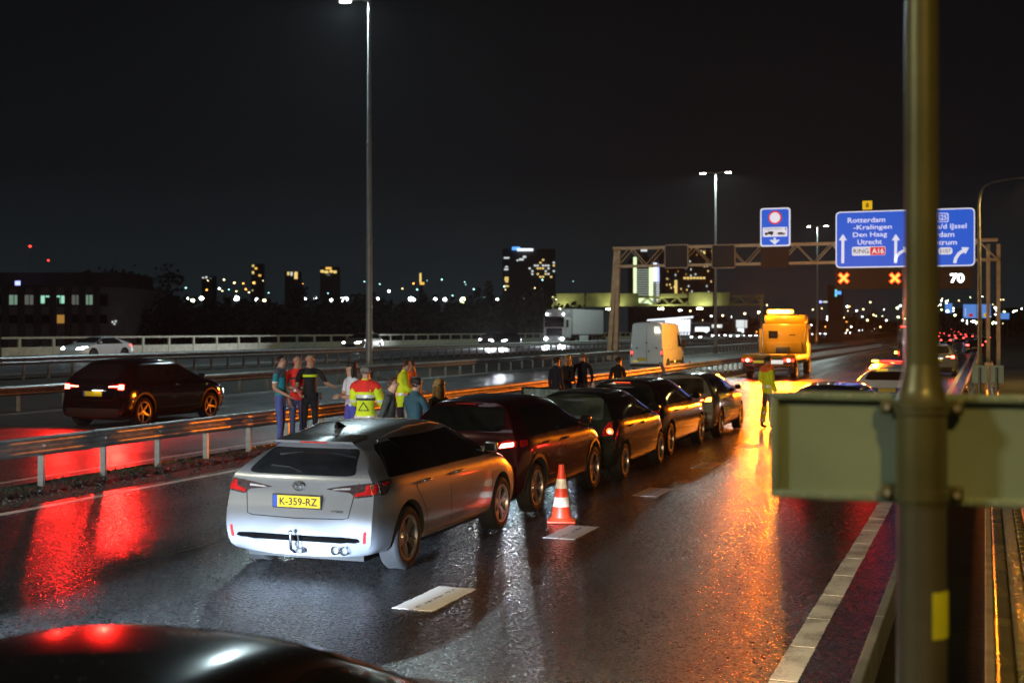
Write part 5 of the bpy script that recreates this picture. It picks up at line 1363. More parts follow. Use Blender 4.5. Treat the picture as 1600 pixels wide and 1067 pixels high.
m = MB(); m.tube([(0, .72, .32), (0, .52, .95)], .04); m.tube([(-.36, .36, 1.08), (-.1, .48, 1.02), (.1, .48, 1.02), (.36, .36, 1.08)], .016); m.build("fork", MATS["alloy_dark"], mo, 50)
m = MB(); m.sphere((0, .10, .86), .26, 14, (.62, 1.15, .62)); m.build("tank", MATS["paint_white"], mo, 60); m = MB(); m.bbox(-.15, .15, -.75, -.1, .76, .88, .05); m.build("seat", MATS["black_plastic"], mo, 60)
for s in (-1, 1): MB().bbox(s*.30-.12, s*.30+.12, -.85, -.30, .52, .92, .05).build("pannier", MATS["police_blue"], mo, 50)
m = MB(); m.add([(-.2, .58, 1.0), (.2, .58, 1.0), (.16, .42, 1.42), (-.16, .42, 1.42), (-.2, .565, 1.0), (.2, .565, 1.0), (.16, .405, 1.42), (-.16, .405, 1.42)], [(0, 1, 2, 3), (7, 6, 5, 4), (0, 4, 5, 1), (1, 5, 6, 2), (2, 6, 7, 3), (3, 7, 4, 0)]); m.build("windshield", MATS["lens_clear"], mo)
MB().sphere((0, -.9, .9), .05, 8).build("tail_lamp", MATS["tail_lit"], mo, 60); MB().sphere((-.22, -.86, .93), .035, 8).build("indicator", MATS["amber_lit"], mo, 60); MB().sphere((.22, -.86, .93), .035, 8).build("indicator", MATS["amber_lit"], mo, 60)

# ---- traffic cones
pm("cone_red", (.72, .055, .018), .45, var=.08, scale=5); pm("cone_white", (.78, .76, .66), .4, var=.08, scale=12)
def cone(label, p, s=1.0, rz=0):
    o = thing("traffic_cone", label, "traffic cone", (p.x, p.y, .004), rz, "traffic cones")
    o.scale = (s, s, s); H_ = .75
    MB().bbox(-.19, .19, -.19, .19, 0, .035, .02).build("base", MATS["cone_red"], o, 40)
    prof = lambda a, b: [(.035+.105*(1-a)**1.05, .035+a*H_), (.035+.105*(1-(a+b)/2)**1.05, .035+(a+b)/2*H_), (.035+.105*(1-b)**1.05, .035+b*H_)]
    m = MB(); m.lathe([(.165, .035), (.15, .06), (.14, .065)]+prof(.04, .24), 'z', 28); m.build("lower_cone", MATS["cone_red"], o, 50)
    for a, b, mt, nm in ((.24, .41, "cone_white", "white_band"), (.41, .57, "cone_red", "red_band"), (.57, .74, "cone_white", "white_band"), (.74, 1.0, "cone_red", "cone_top")):
        m = MB(); pr_ = prof(a, b); 
        if nm == "white_band": pr_ = [(r_+.0015, z_) for r_, z_ in pr_]
        if nm == "cone_top": pr_.append((.0, .035+H_*1.002))
        m.lathe(pr_, 'z', 28); m.build(nm, MATS[mt], o, 50)
    return o
cone("red and white traffic cone beside the front of the crossover", at(877, 16.0, 0), .92, .3)
cone("traffic cone between the tow truck and the police car", at(1355, 55, 0), 1.05); cone("traffic cone by the guard rail left of the tow truck", at(1078, 66, 0), 1.0); cone("small traffic cone right of the worker, above the long sign back", at(1251, 40, 0), .55)

# ================================================================== people
pm("skin", (.55, .31, .21), .55, var=.12, scale=12); pm("skin_tan", (.46, .25, .16), .55, var=.12, scale=12)
pm("hair_dark", (.018, .013, .010), .6, var=.4, scale=30, bump=.5, bscale=90); pm("hair_brown", (.06, .035, .02), .6, var=.4, scale=30, bump=.5, bscale=90); pm("hair_blond", (.36, .22, .09), .55, var=.35, scale=30, bump=.5, bscale=90); pm("hair_grey", (.16, .13, .11), .6, var=.4, scale=30, bump=.5, bscale=90)
pm("eye_dark", (.01, .01, .01), .2); pm("shoe_dark", (.02, .02, .022), .5)
def cloth(name, col): return pm("cloth_"+name, col, .85, var=.25, scale=7, bump=.45, bscale=14)
for n_, c_ in (("teal", (.02, .30, .36)), ("slate", (.08, .11, .14)), ("jeans", (.09, .13, .40)), ("jeans_dark", (.06, .08, .18)), ("red", (.85, .03, .02)), ("black", (.012, .012, .014)), ("white", (.72, .72, .80)), ("blue", (.09, .10, .48)), ("hivis", (.72, .92, .02)), ("orange", (.9, .16, .03)), ("hoodie", (.06, .068, .065)), ("bluejacket", (.05, .13, .19)), ("navy", (.012, .016, .028)), ("brown", (.09, .06, .05)), ("grey", (.13, .12, .14)), ("mid", (.05, .05, .055))): cloth(n_, c_)
pm("reflective", (.8, .82, .82), .35, .2, var=.1, scale=20)
glow("torch_lit", (1.0, .85, .8), 20)

def hand_chain(J, E, wrist, d, side, fist=.35):
    """palm, four fingers of different lengths and a thumb that leaves the side of the palm"""
    d = d.normalized(); up = Vector((0, 1, 0)) if abs(d.y) < .8 else Vector((0, 0, 1)); s = d.cross(up).normalized(); nrm = s.cross(d)
    palm = len(J); J.append((wrist+d*.055, (.030, .022), 'hand')); E.append((J_index(J[:-1], wrist), palm))
    for k, ln in enumerate((.068, .078, .074, .058)):
        o = (k-1.5)*.019; a = len(J); J.append((wrist+d*.095+s*o, (.0095, .0095), 'hand')); J.append((wrist+d*(.095+ln*.5)+s*o*1.05+nrm*.012*fist, (.009, .009), 'hand')); J.append((wrist+d*(.095+ln*.88)+s*o*1.05+nrm*.05*fist, (.0075, .0075), 'hand'))
        E += [(palm, a), (a, a+1), (a+1, a+2)]
    a = len(J); J.append((wrist+d*.055+s*.040*side, (.011, .011), 'hand')); J.append((wrist+d*.098+s*.052*side+nrm*.015, (.009, .009), 'hand')); E += [(palm, a), (a, a+1)]
def J_index(J, p):
    return min(range(len(J)), key=lambda i: (J[i][0]-p).length)
ARMS = dict(down=((.235, -.02, 1.13), (.25, .07, .90)), bent=((.25, -.03, 1.14), (.20, .20, 1.02)), fold=((.25, .03, 1.14), (.02, .22, 1.14)), pocket=((.27, -.08, 1.14), (.21, .04, .93)), reach=((.30, .16, 1.20), (.40, .40, 1.16)), forward=((.22, .10, 1.16), (.16, .34, 1.14)), phone=((.23, .08, 1.12), (.10, .26, 1.26)))
def skeleton(arm_r, arm_l, lean=0.0, stride=.0, female=False):
    J = []; E = []; v = Vector; w = .93 if female else 1.0
    def add(p, r, zone, parent=None):
        p = v(p); p.y += lean*max(0, p.z-.95)
        J.append((p, r, zone)); 
        if parent is not None: E.append((parent, len(J)-1))
        return len(J)-1
    pel = add((0, 0, .96), (.150*w, .105), 'pelvis'); s1 = add((0, .005, 1.10), (.138*w, .098), 'torso', pel); ch = add((0, .0, 1.28), (.158*w, .112), 'torso', s1); uc = add((0, -.012, 1.42), (.115*w, .085), 'torso', ch)
    nk = add((0, .0, 1.53), (.054, .054), 'neck', uc); hb = add((0, .022, 1.60), (.066, .078), 'head', nk); hm = add((0, .018, 1.675), (.076, .094), 'head', hb); ht = add((0, .008, 1.745), (.055, .070), 'head', hm)
    add((0, .118, 1.642), (.012, .012), 'head', hb)
    for s in (1, -1): add((s*.080, .005, 1.645), (.013, .02), 'head', hm)
    for s, am in ((1, arm_r), (-1, arm_l)):
        e, wr = [v((p[0]*s*w, p[1], p[2])) for p in ARMS[am]]
        sh = add((s*.175*w, -.01, 1.435), (.062*w, .062*w), 'torso', uc); el = add(e, (.044, .044), 'uarm', sh); wi = add(wr, (.029, .026), 'farm', el)
        hand_chain(J, E, J[wi][0].copy(), J[wi][0]-J[el][0], -s)
    for s in (1, -1):
        hp = add((s*.092, 0, .90), (.088, .092), 'thigh', pel); kn = add((s*.105, .015+stride*s*.5, .50), (.058, .060), 'thigh', hp); an = add((s*.11, -.02+stride*s, .10), (.040, .044), 'shin', kn); hl = add((s*.11, -.035+stride*s, .045), (.038, .04), 'foot', an); add((s*.128, .135+stride*s, .038), (.040, .032), 'foot', hl)
    return J, E
PEOPLE = []
def person(label, u, vtop, depth, rz, wear, arms=("down", "down"), lean=0.0, stride=.03, hair="hair_dark", long=False, female=False, extra=None, xoff=0, skin="skin"):
    J, E = skeleton(arms[0], arms[1], lean, stride, female)
    bm = bmesh.new(); sk = bm.verts.layers.skin.verify(); vs = [bm.verts.new(p) for p, r, z in J]
    for a, b in E: bm.edges.new((vs[a], vs[b]))
    for vtx, (p, r, z) in zip(vs, J): vtx[sk].radius = r
    vs[0][sk].use_root = True
    me = bpy.data.meshes.new("body"); bm.to_mesh(me); bm.free()
    o = link("body", me); mo_ = o.modifiers.new("k", 'SKIN'); mo_.use_smooth_shade = True; mo_.branch_smoothing = .4; sb = o.modifiers.new("s", 'SUBSURF'); sb.levels = 1; sb.render_levels = 1
    PEOPLE.append(dict(o=o, J=J, E=E, label=label, u=u, v=vtop, d=depth, rz=rz, wear=wear, hair=hair, long=long, extra=extra or [], xoff=xoff, skin=skin, lean=lean))
def seg_zone(J, E, c):
    best = None
    for a, b in E:
        p, q = J[a][0], J[b][0]; d = q-p; t = max(0, min(1, (c-p).dot(d)/max(1e-9, d.length_squared))); r = J[a][1][0]*(1-t)+J[b][1][0]*t
        k = (c-(p+d*t)).length-r
        if best is None or k < best[0]: best = (k, J[b][2] if t > .12 or J[a][2] == J[b][2] else J[a][2])
    return best[1]
def shell(me, zones, keep, off, cuts, name, mat, parent):
    """cloth or band: the body's own faces of some zones, cut by planes (point, normal kept), moved outwards"""
    bm = bmesh.new(); bm.from_mesh(me); bm.faces.ensure_lookup_table()
    bmesh.ops.delete(bm, geom=[f for f in bm.faces if zones[f.index] not in keep], context='FACES')
    for co, no in cuts: bmesh.ops.bisect_plane(bm, geom=bm.verts[:]+bm.edges[:]+bm.faces[:], plane_co=Vector(co), plane_no=Vector(no), clear_inner=True, dist=1e-5)
    if not bm.faces: bm.free(); return None
    bm.normal_update(); nr_ = {v: v.normal.copy() for v in bm.verts}
    for v_ in bm.verts: v_.co += nr_[v_]*off
    if name == "hair":
        rj = random.Random(len(bm.verts))
        for v_ in bm.verts: v_.co += nr_[v_]*rj.uniform(-.004, .007)
    edge_n = {v_: nr_[v_] for e in bm.edges if e.is_boundary for v_ in e.verts}
    g_ = bmesh.ops.extrude_edge_only(bm, edges=[e for e in bm.edges if e.is_boundary])["geom"]
    olds = list(edge_n.items())
    for v_ in g_:
        if isinstance(v_, bmesh.types.BMVert):
            q_ = min(olds, key=lambda t: (t[0].co-v_.co).length_squared)[1]; v_.co -= q_*off*1.3
    m2 = bpy.data.meshes.new(name); bm.to_mesh(m2); bm.free(); m2.materials.clear(); m2.materials.append(mat); smooth_mesh(m2, 60)
    return link(name, m2, parent)
def finish_people():
    dg = bpy.context.evaluated_depsgraph_get(); dg.update()
    done = [(P, bpy.data.meshes.new_from_object(P['o'].evaluated_get(dg))) for P in PEOPLE]
    for P, me in done:
        bpy.data.objects.remove(P['o']); me.name = "body"
        J, E = P['J'], P['E']; W_ = P['wear']; names = []; zones = []
        for f in me.polygons:
            z = seg_zone(J, E, f.center); zones.append(z); c = f.center
            k = W_.get(z) or {'head': P['skin'], 'neck': P['skin'], 'hand': P['skin'], 'foot': 'shoe_dark', 'uarm': W_.get('torso'), 'farm': P['skin'], 'shin': W_.get('thigh'), 'pelvis': W_.get('thigh')}.get(z, P['skin'])
            if z == 'torso' and c.z > 1.475 and abs(c.x) < .07: k = W_.get('neck') or P['skin']
            if z == 'torso' and W_.get('yoke') and c.z > 1.30: k = W_['yoke']
            if z == 'uarm' and W_.get('sleeve'):
                k = W_['torso'] if c.z > 1.24 else P['skin']
            if z == 'pelvis' and c.z > W_.get('hem', 1.0): k = W_['torso']
            if z == 'thigh' and c.z > W_.get('hem', 1.0): k = W_['torso']
            names.append(k)
        me.materials.clear(); uniq = sorted(set(names))
        for n_ in uniq: me.materials.append(MATS[n_])
        me.polygons.foreach_set("material_index", [uniq.index(n_) for n_ in names]); me.polygons.foreach_set("use_smooth", [True]*len(me.polygons))
        zt = max(v_.co.z for v_ in me.vertices)+.012
        p = at(P['u'], P['d'], 0); s = hgt(P['v'], P['d'])/zt
        root = thing("person", P['label'], "person", (p.x+P['xoff'], p.y, 0.0), R(P['rz'])); root.scale = (s, s, s)
        zmin = min(v_.co.z for v_ in me.vertices); root.location.z = -zmin*s+.004
        body = link("body", me, root)
        ln = P['lean']; hy = ln*.72; hc = Vector((0, .01+hy, 1.675))
        cuts = [(hc+Vector((0, .030, .0)), (0, -.80, .60))] if P['hair'] != "hair_grey" else [(hc+Vector((0, -.01, .01)), (0, -.85, .52))]
        hr = shell(me, zones, {'head', 'neck'}, .009, cuts+[((0, 0, 1.592), (0, 0, 1))], "hair", MATS[P['hair']], root)
        if P['long']:
            m = MB(); m.sphere((0, -.045+hy, 1.56), .1, 14, (.98, .62, 1.55)); m.sphere((0, -.015+hy, 1.70), .1, 14, (.92, 1.0, .82)); m.sphere((.075, .02+hy, 1.58), .05, 10, (.55, .8, 2.4)); m.sphere((-.075, .02+hy, 1.58), .05, 10, (.55, .8, 2.4)); m.build("hair", MATS[P['hair']], root, 60)
        bv_ = BVHTree.FromPolygons([v_.co for v_ in me.vertices], [tuple(f.vertices) for f in me.polygons])
        for sx in (1, -1):
            h = bv_.ray_cast(Vector((sx*.032, .6+hy, 1.672)), Vector((0, -1, 0)))[0]
            if h is not None: m = MB(); m.sphere(h, .012, 8, (1.2, .5, .7)); m.build("eye", MATS["eye_dark"], root, 60)
        h = bv_.ray_cast(Vector((0, .6+hy, 1.605)), Vector((0, -1, 0)))[0]
        if h is not None: m = MB(); m.sphere(h, .022, 8, (1, .35, .25)); m.build("mouth", pm("lips", (.25, .08, .07), .5), root, 60)
        for ex in P['extra']:
            k = ex[0]
            if k == 'band':   # name, zones, z0, z1, material
                shell(me, zones, ex[2], ex[6] if len(ex) > 6 else .014, [((0, 0, ex[3]), (0, 0, 1)), ((0, 0, ex[4]), (0, 0, -1))], ex[1], MATS[ex[5]], root)
            elif k == 'tri':  # triangle outline printed on the back
                m = MB(); hits = []
                for (x, z) in ((-.075, 1.06), (.085, 1.06), (.005, 1.185)):
                    hh = bv_.ray_cast(Vector((x, -.6, z)), Vector((0, 1, 0)))[0]; hits.append((hh if hh is not None else Vector((x, -.12, z)))+Vector((0, -.034, 0)))
                for a, b in ((0, 1), (1, 2), (2, 0)): m.tube([hits[a], (hits[a]+hits[b])/2+Vector((0, -.004, 0)), hits[b]], .007, 6)
                m.build("triangle_print", MATS["cloth_mid"], root)
            elif k == 'torch':
                w_ = max((j for j in J if j[2] == 'hand' and j[0].x > 0), key=lambda j: -j[0].z)[0]
                m = MB(); m.cyl(w_+Vector((0, .02, .10)), w_+Vector((0, .05, -.02)), .02, n=10); m.build("torch_grip", MATS["black_plastic"], root); m = MB(); m.sphere(w_+Vector((0, .06, -.07)), .055, 12, (.9, .9, 1.3)); m.build("torch_lens", MATS["torch_lit"], root, 60)
            elif k == 'belt':
                shell(me, zones, {'torso', 'pelvis'}, .018, [((0, 0, .97), (0, 0, 1)), ((0, 0, 1.03), (0, 0, -1))], "belt", MATS["cloth_black"], root)
                MB().bbox(-.22, -.16, -.02, .08, .90, 1.04, .02).build("holster", MATS["black_plastic"], root, 45)
T = {'torso', 'pelvis', 'thigh'}; SH = {'shin'}; AR = {'uarm', 'farm'}
person("man in teal sports shirt and blue jeans, arm hanging, leftmost of the group", 438, 555, 25.6, -80, dict(torso="cloth_teal", thigh="cloth_jeans", sleeve=1, uarm="cloth_slate"), ("bent", "down"), hair="hair_dark", extra=[('band', 'shirt_yoke', {'torso'}, 1.34, 1.6, 'cloth_slate', .008), ('band', 'sleeve_mark', {'uarm'}, 1.24, 1.27, 'reflective', .006)])
person("man in a red safety vest with a silver band over jeans", 464, 556, 26.3, -125, dict(torso="cloth_red", thigh="cloth_jeans_dark", sleeve=1, hem=.93), ("fold", "bent"), hair="hair_grey", skin="skin_tan", extra=[('band', 'reflective_band', T, 1.06, 1.13, 'reflective'), ('band', 'reflective_band', {'torso'}, 1.30, 1.34, 'cloth_mid')])
person("police officer in black with a green chest band, one arm reaching out", 484, 554, 26.0, -145, dict(torso="cloth_black", thigh="cloth_black", sleeve=1), ("bent", "reach"), hair="hair_grey", skin="skin_tan", extra=[('band', 'chest_band', {'torso'}, 1.33, 1.375, 'cloth_hivis'), ('belt',)])
person("dark-haired woman in a white top with folded arms and blue trousers", 549, 567, 23.6, 150, dict(torso="cloth_white", thigh="cloth_blue", sleeve=1), ("fold", "fold"), hair="hair_dark", long=True, female=True)
person("officer from behind in a yellow and red high-visibility jacket with a triangle", 571, 571, 20.6, 8, dict(torso="cloth_hivis", uarm="cloth_hivis", farm="cloth_hivis", neck="cloth_hivis", thigh="cloth_navy", hem=.86), ("forward", "forward"), hair="hair_grey", skin="skin_tan", extra=[('band', 'jacket', {'torso', 'pelvis', 'uarm', 'farm'}, .86, 1.47, 'cloth_hivis', .024), ('band', 'red_yoke', {'torso'}, 1.345, 1.6, 'cloth_red', .030), ('band', 'reflective_band', T, .93, .975, 'reflective', .032), ('band', 'reflective_band', {'torso'}, 1.255, 1.30, 'reflective', .032), ('band', 'striped_band', {'torso'}, 1.215, 1.25, 'cloth_mid', .031), ('band', 'sleeve_band', AR, 1.19, 1.225, 'reflective', .032), ('tri',)])
person("young man in a dark hooded top looking to the right", 607, 588, 18.3, -75, dict(torso="cloth_hoodie", uarm="cloth_hoodie", farm="cloth_hoodie", neck="cloth_hoodie", thigh="cloth_navy"), ("pocket", "pocket"), hair="hair_brown", lean=.06)
person("man in a blue jacket seen from behind beside the hooded youth", 647, 588, 18.0, -25, dict(torso="cloth_bluejacket", uarm="cloth_bluejacket", farm="cloth_bluejacket", neck="cloth_bluejacket", thigh="cloth_navy", hem=.86), ("forward", "forward"), hair="hair_dark", lean=.04)
person("blond woman in a black jacket nearest the maroon crossover's roof", 685, 594, 19.2, 65, dict(torso="cloth_black", uarm="cloth_black", farm="cloth_black", neck="cloth_black", thigh="cloth_jeans_dark"), ("forward", "bent"), hair="hair_blond", long=True, female=True)
person("worker in a lime yellow jacket bending forward behind the group", 625, 561, 25.5, -65, dict(torso="cloth_hivis", uarm="cloth_hivis", farm="cloth_hivis", neck="cloth_hivis", thigh="cloth_navy", hem=.88), ("forward", "phone"), hair="hair_brown", lean=.16, extra=[('band', 'jacket', {'torso', 'pelvis', 'uarm', 'farm'}, .86, 1.47, 'cloth_hivis', .024), ('band', 'reflective_band', T, 1.05, 1.10, 'reflective', .030)])
person("worker in an orange vest half hidden behind the lime yellow jacket", 644, 561, 26.6, 120, dict(torso="cloth_orange", uarm="cloth_navy", farm="cloth_navy", thigh="cloth_navy", hem=.9), ("phone", "bent"), hair="hair_brown", skin="skin_tan", extra=[('band', 'reflective_band', T, 1.05, 1.10, 'reflective')])
dk_ = dict(torso="cloth_navy", uarm="cloth_navy", farm="cloth_navy", neck="cloth_navy", thigh="cloth_navy")
person("dark-clad man nearest the open car door, back turned", 869, 557, 30.5, -35, dk_, ("down", "down"), hair="hair_dark")
person("blond person in dark clothes between two dark-clad men", 886, 556, 32.2, 160, dict(dk_, torso="cloth_black"), ("fold", "fold"), hair="hair_blond", long=True, female=True)
person("broad man in a navy jacket and brown trousers, back turned", 910, 551, 32.6, 12, dict(dk_, thigh="cloth_brown"), ("bent", "bent"), hair="hair_grey")
person("man in black standing alone left of the motorcycle", 966, 557, 32.8, -20, dict(dk_, torso="cloth_black", uarm="cloth_black"), ("down", "bent"), hair="hair_dark")
person("road worker in a yellow jacket and striped trousers holding a white torch", 1199, 556, 31.3, -48, dict(torso="cloth_hivis", uarm="cloth_hivis", farm="cloth_hivis", neck="cloth_orange", thigh="cloth_grey", hem=.86), ("down", "bent"), hair="hair_dark", skin="skin_tan", stride=.06, extra=[('band', 'jacket', {'torso', 'pelvis', 'uarm', 'farm'}, .86, 1.47, 'cloth_hivis', .024), ('band', 'reflective_band', T, .98, 1.03, 'reflective', .030), ('band', 'orange_yoke', {'torso'}, 1.36, 1.6, 'cloth_orange', .031), ('band', 'leg_panel', SH | {'thigh'}, .14, .52, 'cloth_hivis', .024), ('band', 'leg_band', SH | {'thigh'}, .16, .24, 'reflective', .030), ('band', 'leg_band', SH | {'thigh'}, .34, .40, 'reflective', .030), ('torch',)])
finish_people()

# ================================================================== beyond the road: trees, buildings, lights
pm("facade_dark", (.12, .11, .11), .8, var=.2, scale=.3); pm("facade_grey", (.34, .32, .33), .8, var=.2, scale=.3); pm("window_dark", (.01, .011, .013), .15)
glow("win_green", (.52, .85, .62), .28, sample=False); glow("win_greenb", (.45, 1.0, .72), .75, sample=False); glow("win_pale", (.55, .60, .52), .16, sample=False); glow("win_amber", (1.0, .55, .10), 1.2, sample=False); glow("win_amberd", (1.0, .50, .10), .35, sample=False)
glow("win_warm", (1.0, .70, .22), 1.1, sample=False); glow("win_white", (.85, .92, .90), .9, sample=False); glow("win_blue", (.10, .35, 1.0), 1.6, sample=False); glow("win_teal", (.16, .75, .72), 1.2, sample=False)
glow("win_white_b", (.85, .93, 1.0), 1.5, sample=False); glow("dot_red", (1.0, .05, .03), 4, sample=False); glow("dot_white", (.92, 1.0, 1.0), 16, sample=False); glow("dot_green", (.80, 1.0, .45), 14, sample=False); glow("dot_warm", (1.0, .78, .38), 6, sample=False); glow("dot_orange", (1.0, .40, .06), 5, sample=False); glow("neon_blue", (.35, .40, 1.0), 2.2, sample=False)
glow("tower_strip", (.80, 1.0, .55), 1.3, sample=False); glow("tower_band", (.62, .72, .62), .55, sample=False)

class Far:
    """a building facing the camera at a given depth; its windows are parts"""
    def __init__(s, name, label, u0, u1, v0, depth, mat, group=None, cat="building", deep=14, zb=-1.0):
        s.d = depth; s.c = at((u0+u1)/2, depth, zb); s.u = (u0+u1)/2; s.k = depth/FPX; s.zb = zb
        s.o = thing(name, label, cat, s.c, YAW, group)
        w = (u1-u0)*s.k; s.h = hgt(v0, depth)-zb; s.w = w
        MB().box(-w/2, w/2, 0, deep, 0, s.h).build("wall", MATS[mat], s.o)
    def x(s, u): return (u-s.u)*s.k
    def z(s, v): return hgt(v, s.d)-s.zb
    def win(s, u0, u1, v0, v1, mat, name="window", y=-.12, t=.1):
        return MB().box(s.x(u0), s.x(u1), y, y+t, s.z(v1), s.z(v0)).build(name, MATS[mat], s.o)
# office block at the left edge
b = Far("office_block", "dark office block with a row of lit greenish windows at the left edge", -60, 192, 449, 165, "facade_grey", deep=20)
MB().box(b.x(-60), b.x(178), 3, 18, b.h, b.z(424)).build("upper_storey", MATS["facade_dark"], b.o)
MB().box(b.x(-60), b.x(193), -.3, 20.2, b.h, b.h+.25).build("parapet_coping", MATS["facade_dark"], b.o)
for i, (u0, u1, mt) in enumerate(((-4, 4, "window_dark"), (15, 30, "win_green"), (39, 54, "win_pale"), (64, 79, "win_greenb"), (88, 103, "win_greenb"), (112, 126, "win_pale"), (132, 147, "win_green"), (156, 168, "window_dark"))):
    f = MB().box(b.x(u0-1), b.x(u1+1), -.06, -.02, b.z(479), b.z(458.5)).build("window_frame", MATS["facade_dark"], b.o)
    if mt == "win_greenb":
        b.win(u0, u1, 462, 464.5, mt); b.win(u0+(0 if u0 < 80 else 6), u0+(6 if u0 < 80 else 13), 464.5, 474, mt)
    else: b.win(u0, u1, 461, 476, mt); 
    if mt.startswith("win_"): MB().box(b.x((u0+u1)/2)-.04, b.x((u0+u1)/2)+.04, -.2, -.12, b.z(476), b.z(461)).build("window_bar", MATS["facade_dark"], b.o)
    b.win(u0, u1, 492, 505, "win_amberd" if u0 == 88 else "window_dark", y=-.06)
for u in (9, 34, 59, 84, 107.5, 129.5, 151.5): MB().box(b.x(u)-.45, b.x(u)+.45, -.35, 0, 0, b.h).build("pilaster", MATS["facade_dark"], b.o)
b.win(24, 32, 439, 447, "neon_blue", "roof_light")
for u, v in ((175, 502), (178, 505), (180, 501)): b.win(u, u+2, v, v+2, "win_white", "wall_lamp")
# towers on the skyline
def tower(label, u0, u1, v0, depth, wins, mat="facade_dark", group="skyline towers", **k):
    f = Far("tower_block", label, u0, u1, v0, depth, mat, group, **k)
    for (a, b_, c, d, mt) in wins: f.win(a, b_, c, d, mt, y=-.5, t=.4)
    return f
rnd = random.Random(3)
w = []
for r_ in range(7):
    for c in range(10):
        u, v = 826+c*4.2, 405+r_*4.4
        if rnd.random() < (.75 if 2 <= r_ <= 3 and c > 2 else .22): w.append((u, u+3.1, v, v+2.4, "win_warm" if rnd.random() < .7 else "win_white"))
for v in (402, 416, 420, 433, 436, 439, 446): w.append((786+rnd.random()*4, 792+rnd.random()*4, v, v+2.2, "win_warm" if v > 430 else "win_white"))
w += [(811, 818, 404, 407, "win_white"), (817, 822, 400, 403, "win_white"), (807, 810, 406, 408, "win_white")]
t = tower("broad office tower with a blue sign and yellow lit windows", 785, 868, 389, 900, w, deep=30)
sgn = t.win(808, 833, 388.5, 392.5, "win_white_b", "roof_sign", y=-1.5, t=.6); t.win(800, 813, 386, 391, "win_blue", "roof_emblem", y=-1.2, t=.5)
# hotel tower with lit bands
h_ = Far("hotel_tower", "slim hotel tower with pale lit floor bands and a blue vertical sign", 989, 1031, 402, 620, "facade_dark", deep=26)
for i in range(15):
    v = 421+i*3.55; h_.win(995, 1024, v, v+1.3, "tower_band", "floor_band", y=-.5); h_.win(1025, 1030, v, v+1.8, "win_white", "floor_band", y=-.5)
h_.win(989.5, 994.5, 402, 460, "tower_strip", "light_strip", y=-.6); h_.win(1014, 1020, 418, 476, "tower_strip", "light_strip", y=-.62); h_.win(1020.5, 1026, 411, 440, "win_white_b", "vertical_sign", y=-.9); h_.win(1026, 1029.5, 413, 440, "neon_blue", "vertical_sign", y=-.9)
h_.win(1001, 1011, 390, 393, "win_white", "roof_sign", y=-.6); MB().box(h_.x(1000), h_.x(1012), 0, 8, h_.h, h_.z(389)).build("roof_house", MATS["facade_dark"], h_.o)
h_.win(990, 1016, 464, 474, "tower_strip", "base_light", y=-.7)
w = [(1068+i*5.0, 1071.5+i*5.0, 433, 436, "win_warm") for i in range(7)]
for i in range(46):
    u, v = rnd.uniform(1040, 1114), rnd.uniform(390, 462); w.append((u, u+1.6, v, v+2.6, rnd.choice(["win_white", "win_warm", "win_amberd", "win_pale"])))
for i in range(7): w.append((1054, 1058, 438+i*3.2, 440.6+i*3.2, "win_warm"))
tower("wide dark tower block with scattered lit windows behind the gantry", 1036, 1117, 386, 700, w, deep=30)
for (lab, u0, u1, v0, dp, wn) in (
    ("narrow skyline tower with a red lamp and amber windows", 392, 408, 412, 1100, [(394, 397, 414, 417, "win_warm"), (398, 402, 418, 421, "win_amber"), (394, 397, 424, 428, "win_warm"), (404, 408, 429, 432, "win_amber"), (396, 399, 440, 444, "win_warm")]),
    ("skyline block with bright cream top windows", 445, 467, 424, 1200, [(449, 452, 425, 430, "win_warm"), (454, 457, 425, 431, "win_white"), (460, 465, 425, 436, "win_warm")]),
    ("skyline block with a glowing orange crown", 500, 528, 417, 1200, [(509, 518, 417.5, 421, "win_amber"), (501, 506, 422, 426, "win_warm"), (507, 513, 423, 427, "win_warm"), (515, 520, 422, 426, "win_warm"), (521, 526, 423, 427, "win_warm"), (510, 516, 428, 431, "win_pale")]),
    ("low skyline block with dim white windows", 315, 333, 431, 1300, [(316, 319, 433, 435, "win_white"), (321, 324, 432, 435, "win_white"), (327, 331, 434, 436, "win_pale")]),
    ("thin lit chimney tower between the lamp post and the broad tower", 655, 659, 426, 1000, [(655.5, 658.5, 427, 441, "win_warm"), (656, 663, 441, 445, "win_amber")])):
    tower(lab, u0, u1, v0, dp, wn, deep=16)
# low lit halls beyond the oncoming road
f = Far("lit_hall", "bright white lit hall with a slanted canopy behind the orange van", 1022, 1080, 500, 330, "facade_grey", deep=18, zb=0)
for i in range(8): f.win(1040+i*5, 1043.4+i*5, 499, 524, "win_white_b", "lit_column", y=-.3)
MB().add([(f.x(1016), -3.5, f.z(499)), (f.x(1080), -3.5, f.z(494)), (f.x(1080), 8, f.z(494)), (f.x(1016), 8, f.z(499)), (f.x(1016), -3.5, f.z(501)), (f.x(1080), -3.5, f.z(497)), (f.x(1080), 8, f.z(497)), (f.x(1016), 8, f.z(501))], [(0, 1, 2, 3), (7, 6, 5, 4), (0, 4, 5, 1), (1, 5, 6, 2), (2, 6, 7, 3), (3, 7, 4, 0)]).build("canopy", MATS["win_white_b"], f.o)
f = Far("filling_station", "low filling station with white lit shop front beyond the oncoming road", 1082, 1168, 501, 340, "facade_dark", deep=18, zb=0)
f.win(1086, 1108, 511, 521, "win_white_b", "shop_front", y=-.3); f.win(1112, 1128, 507, 512, "win_white", "lit_sign", y=-.3); f.win(1150, 1167, 500, 512, "win_white", "lit_sign", y=-.3); f.win(1152, 1162, 513, 520, "win_white_b", "shop_front", y=-.3)
MB().box(f.x(1078), f.x(1135), -4, 0, f.z(506.5), f.z(504)).build("canopy", MATS["facade_grey"], f.o)
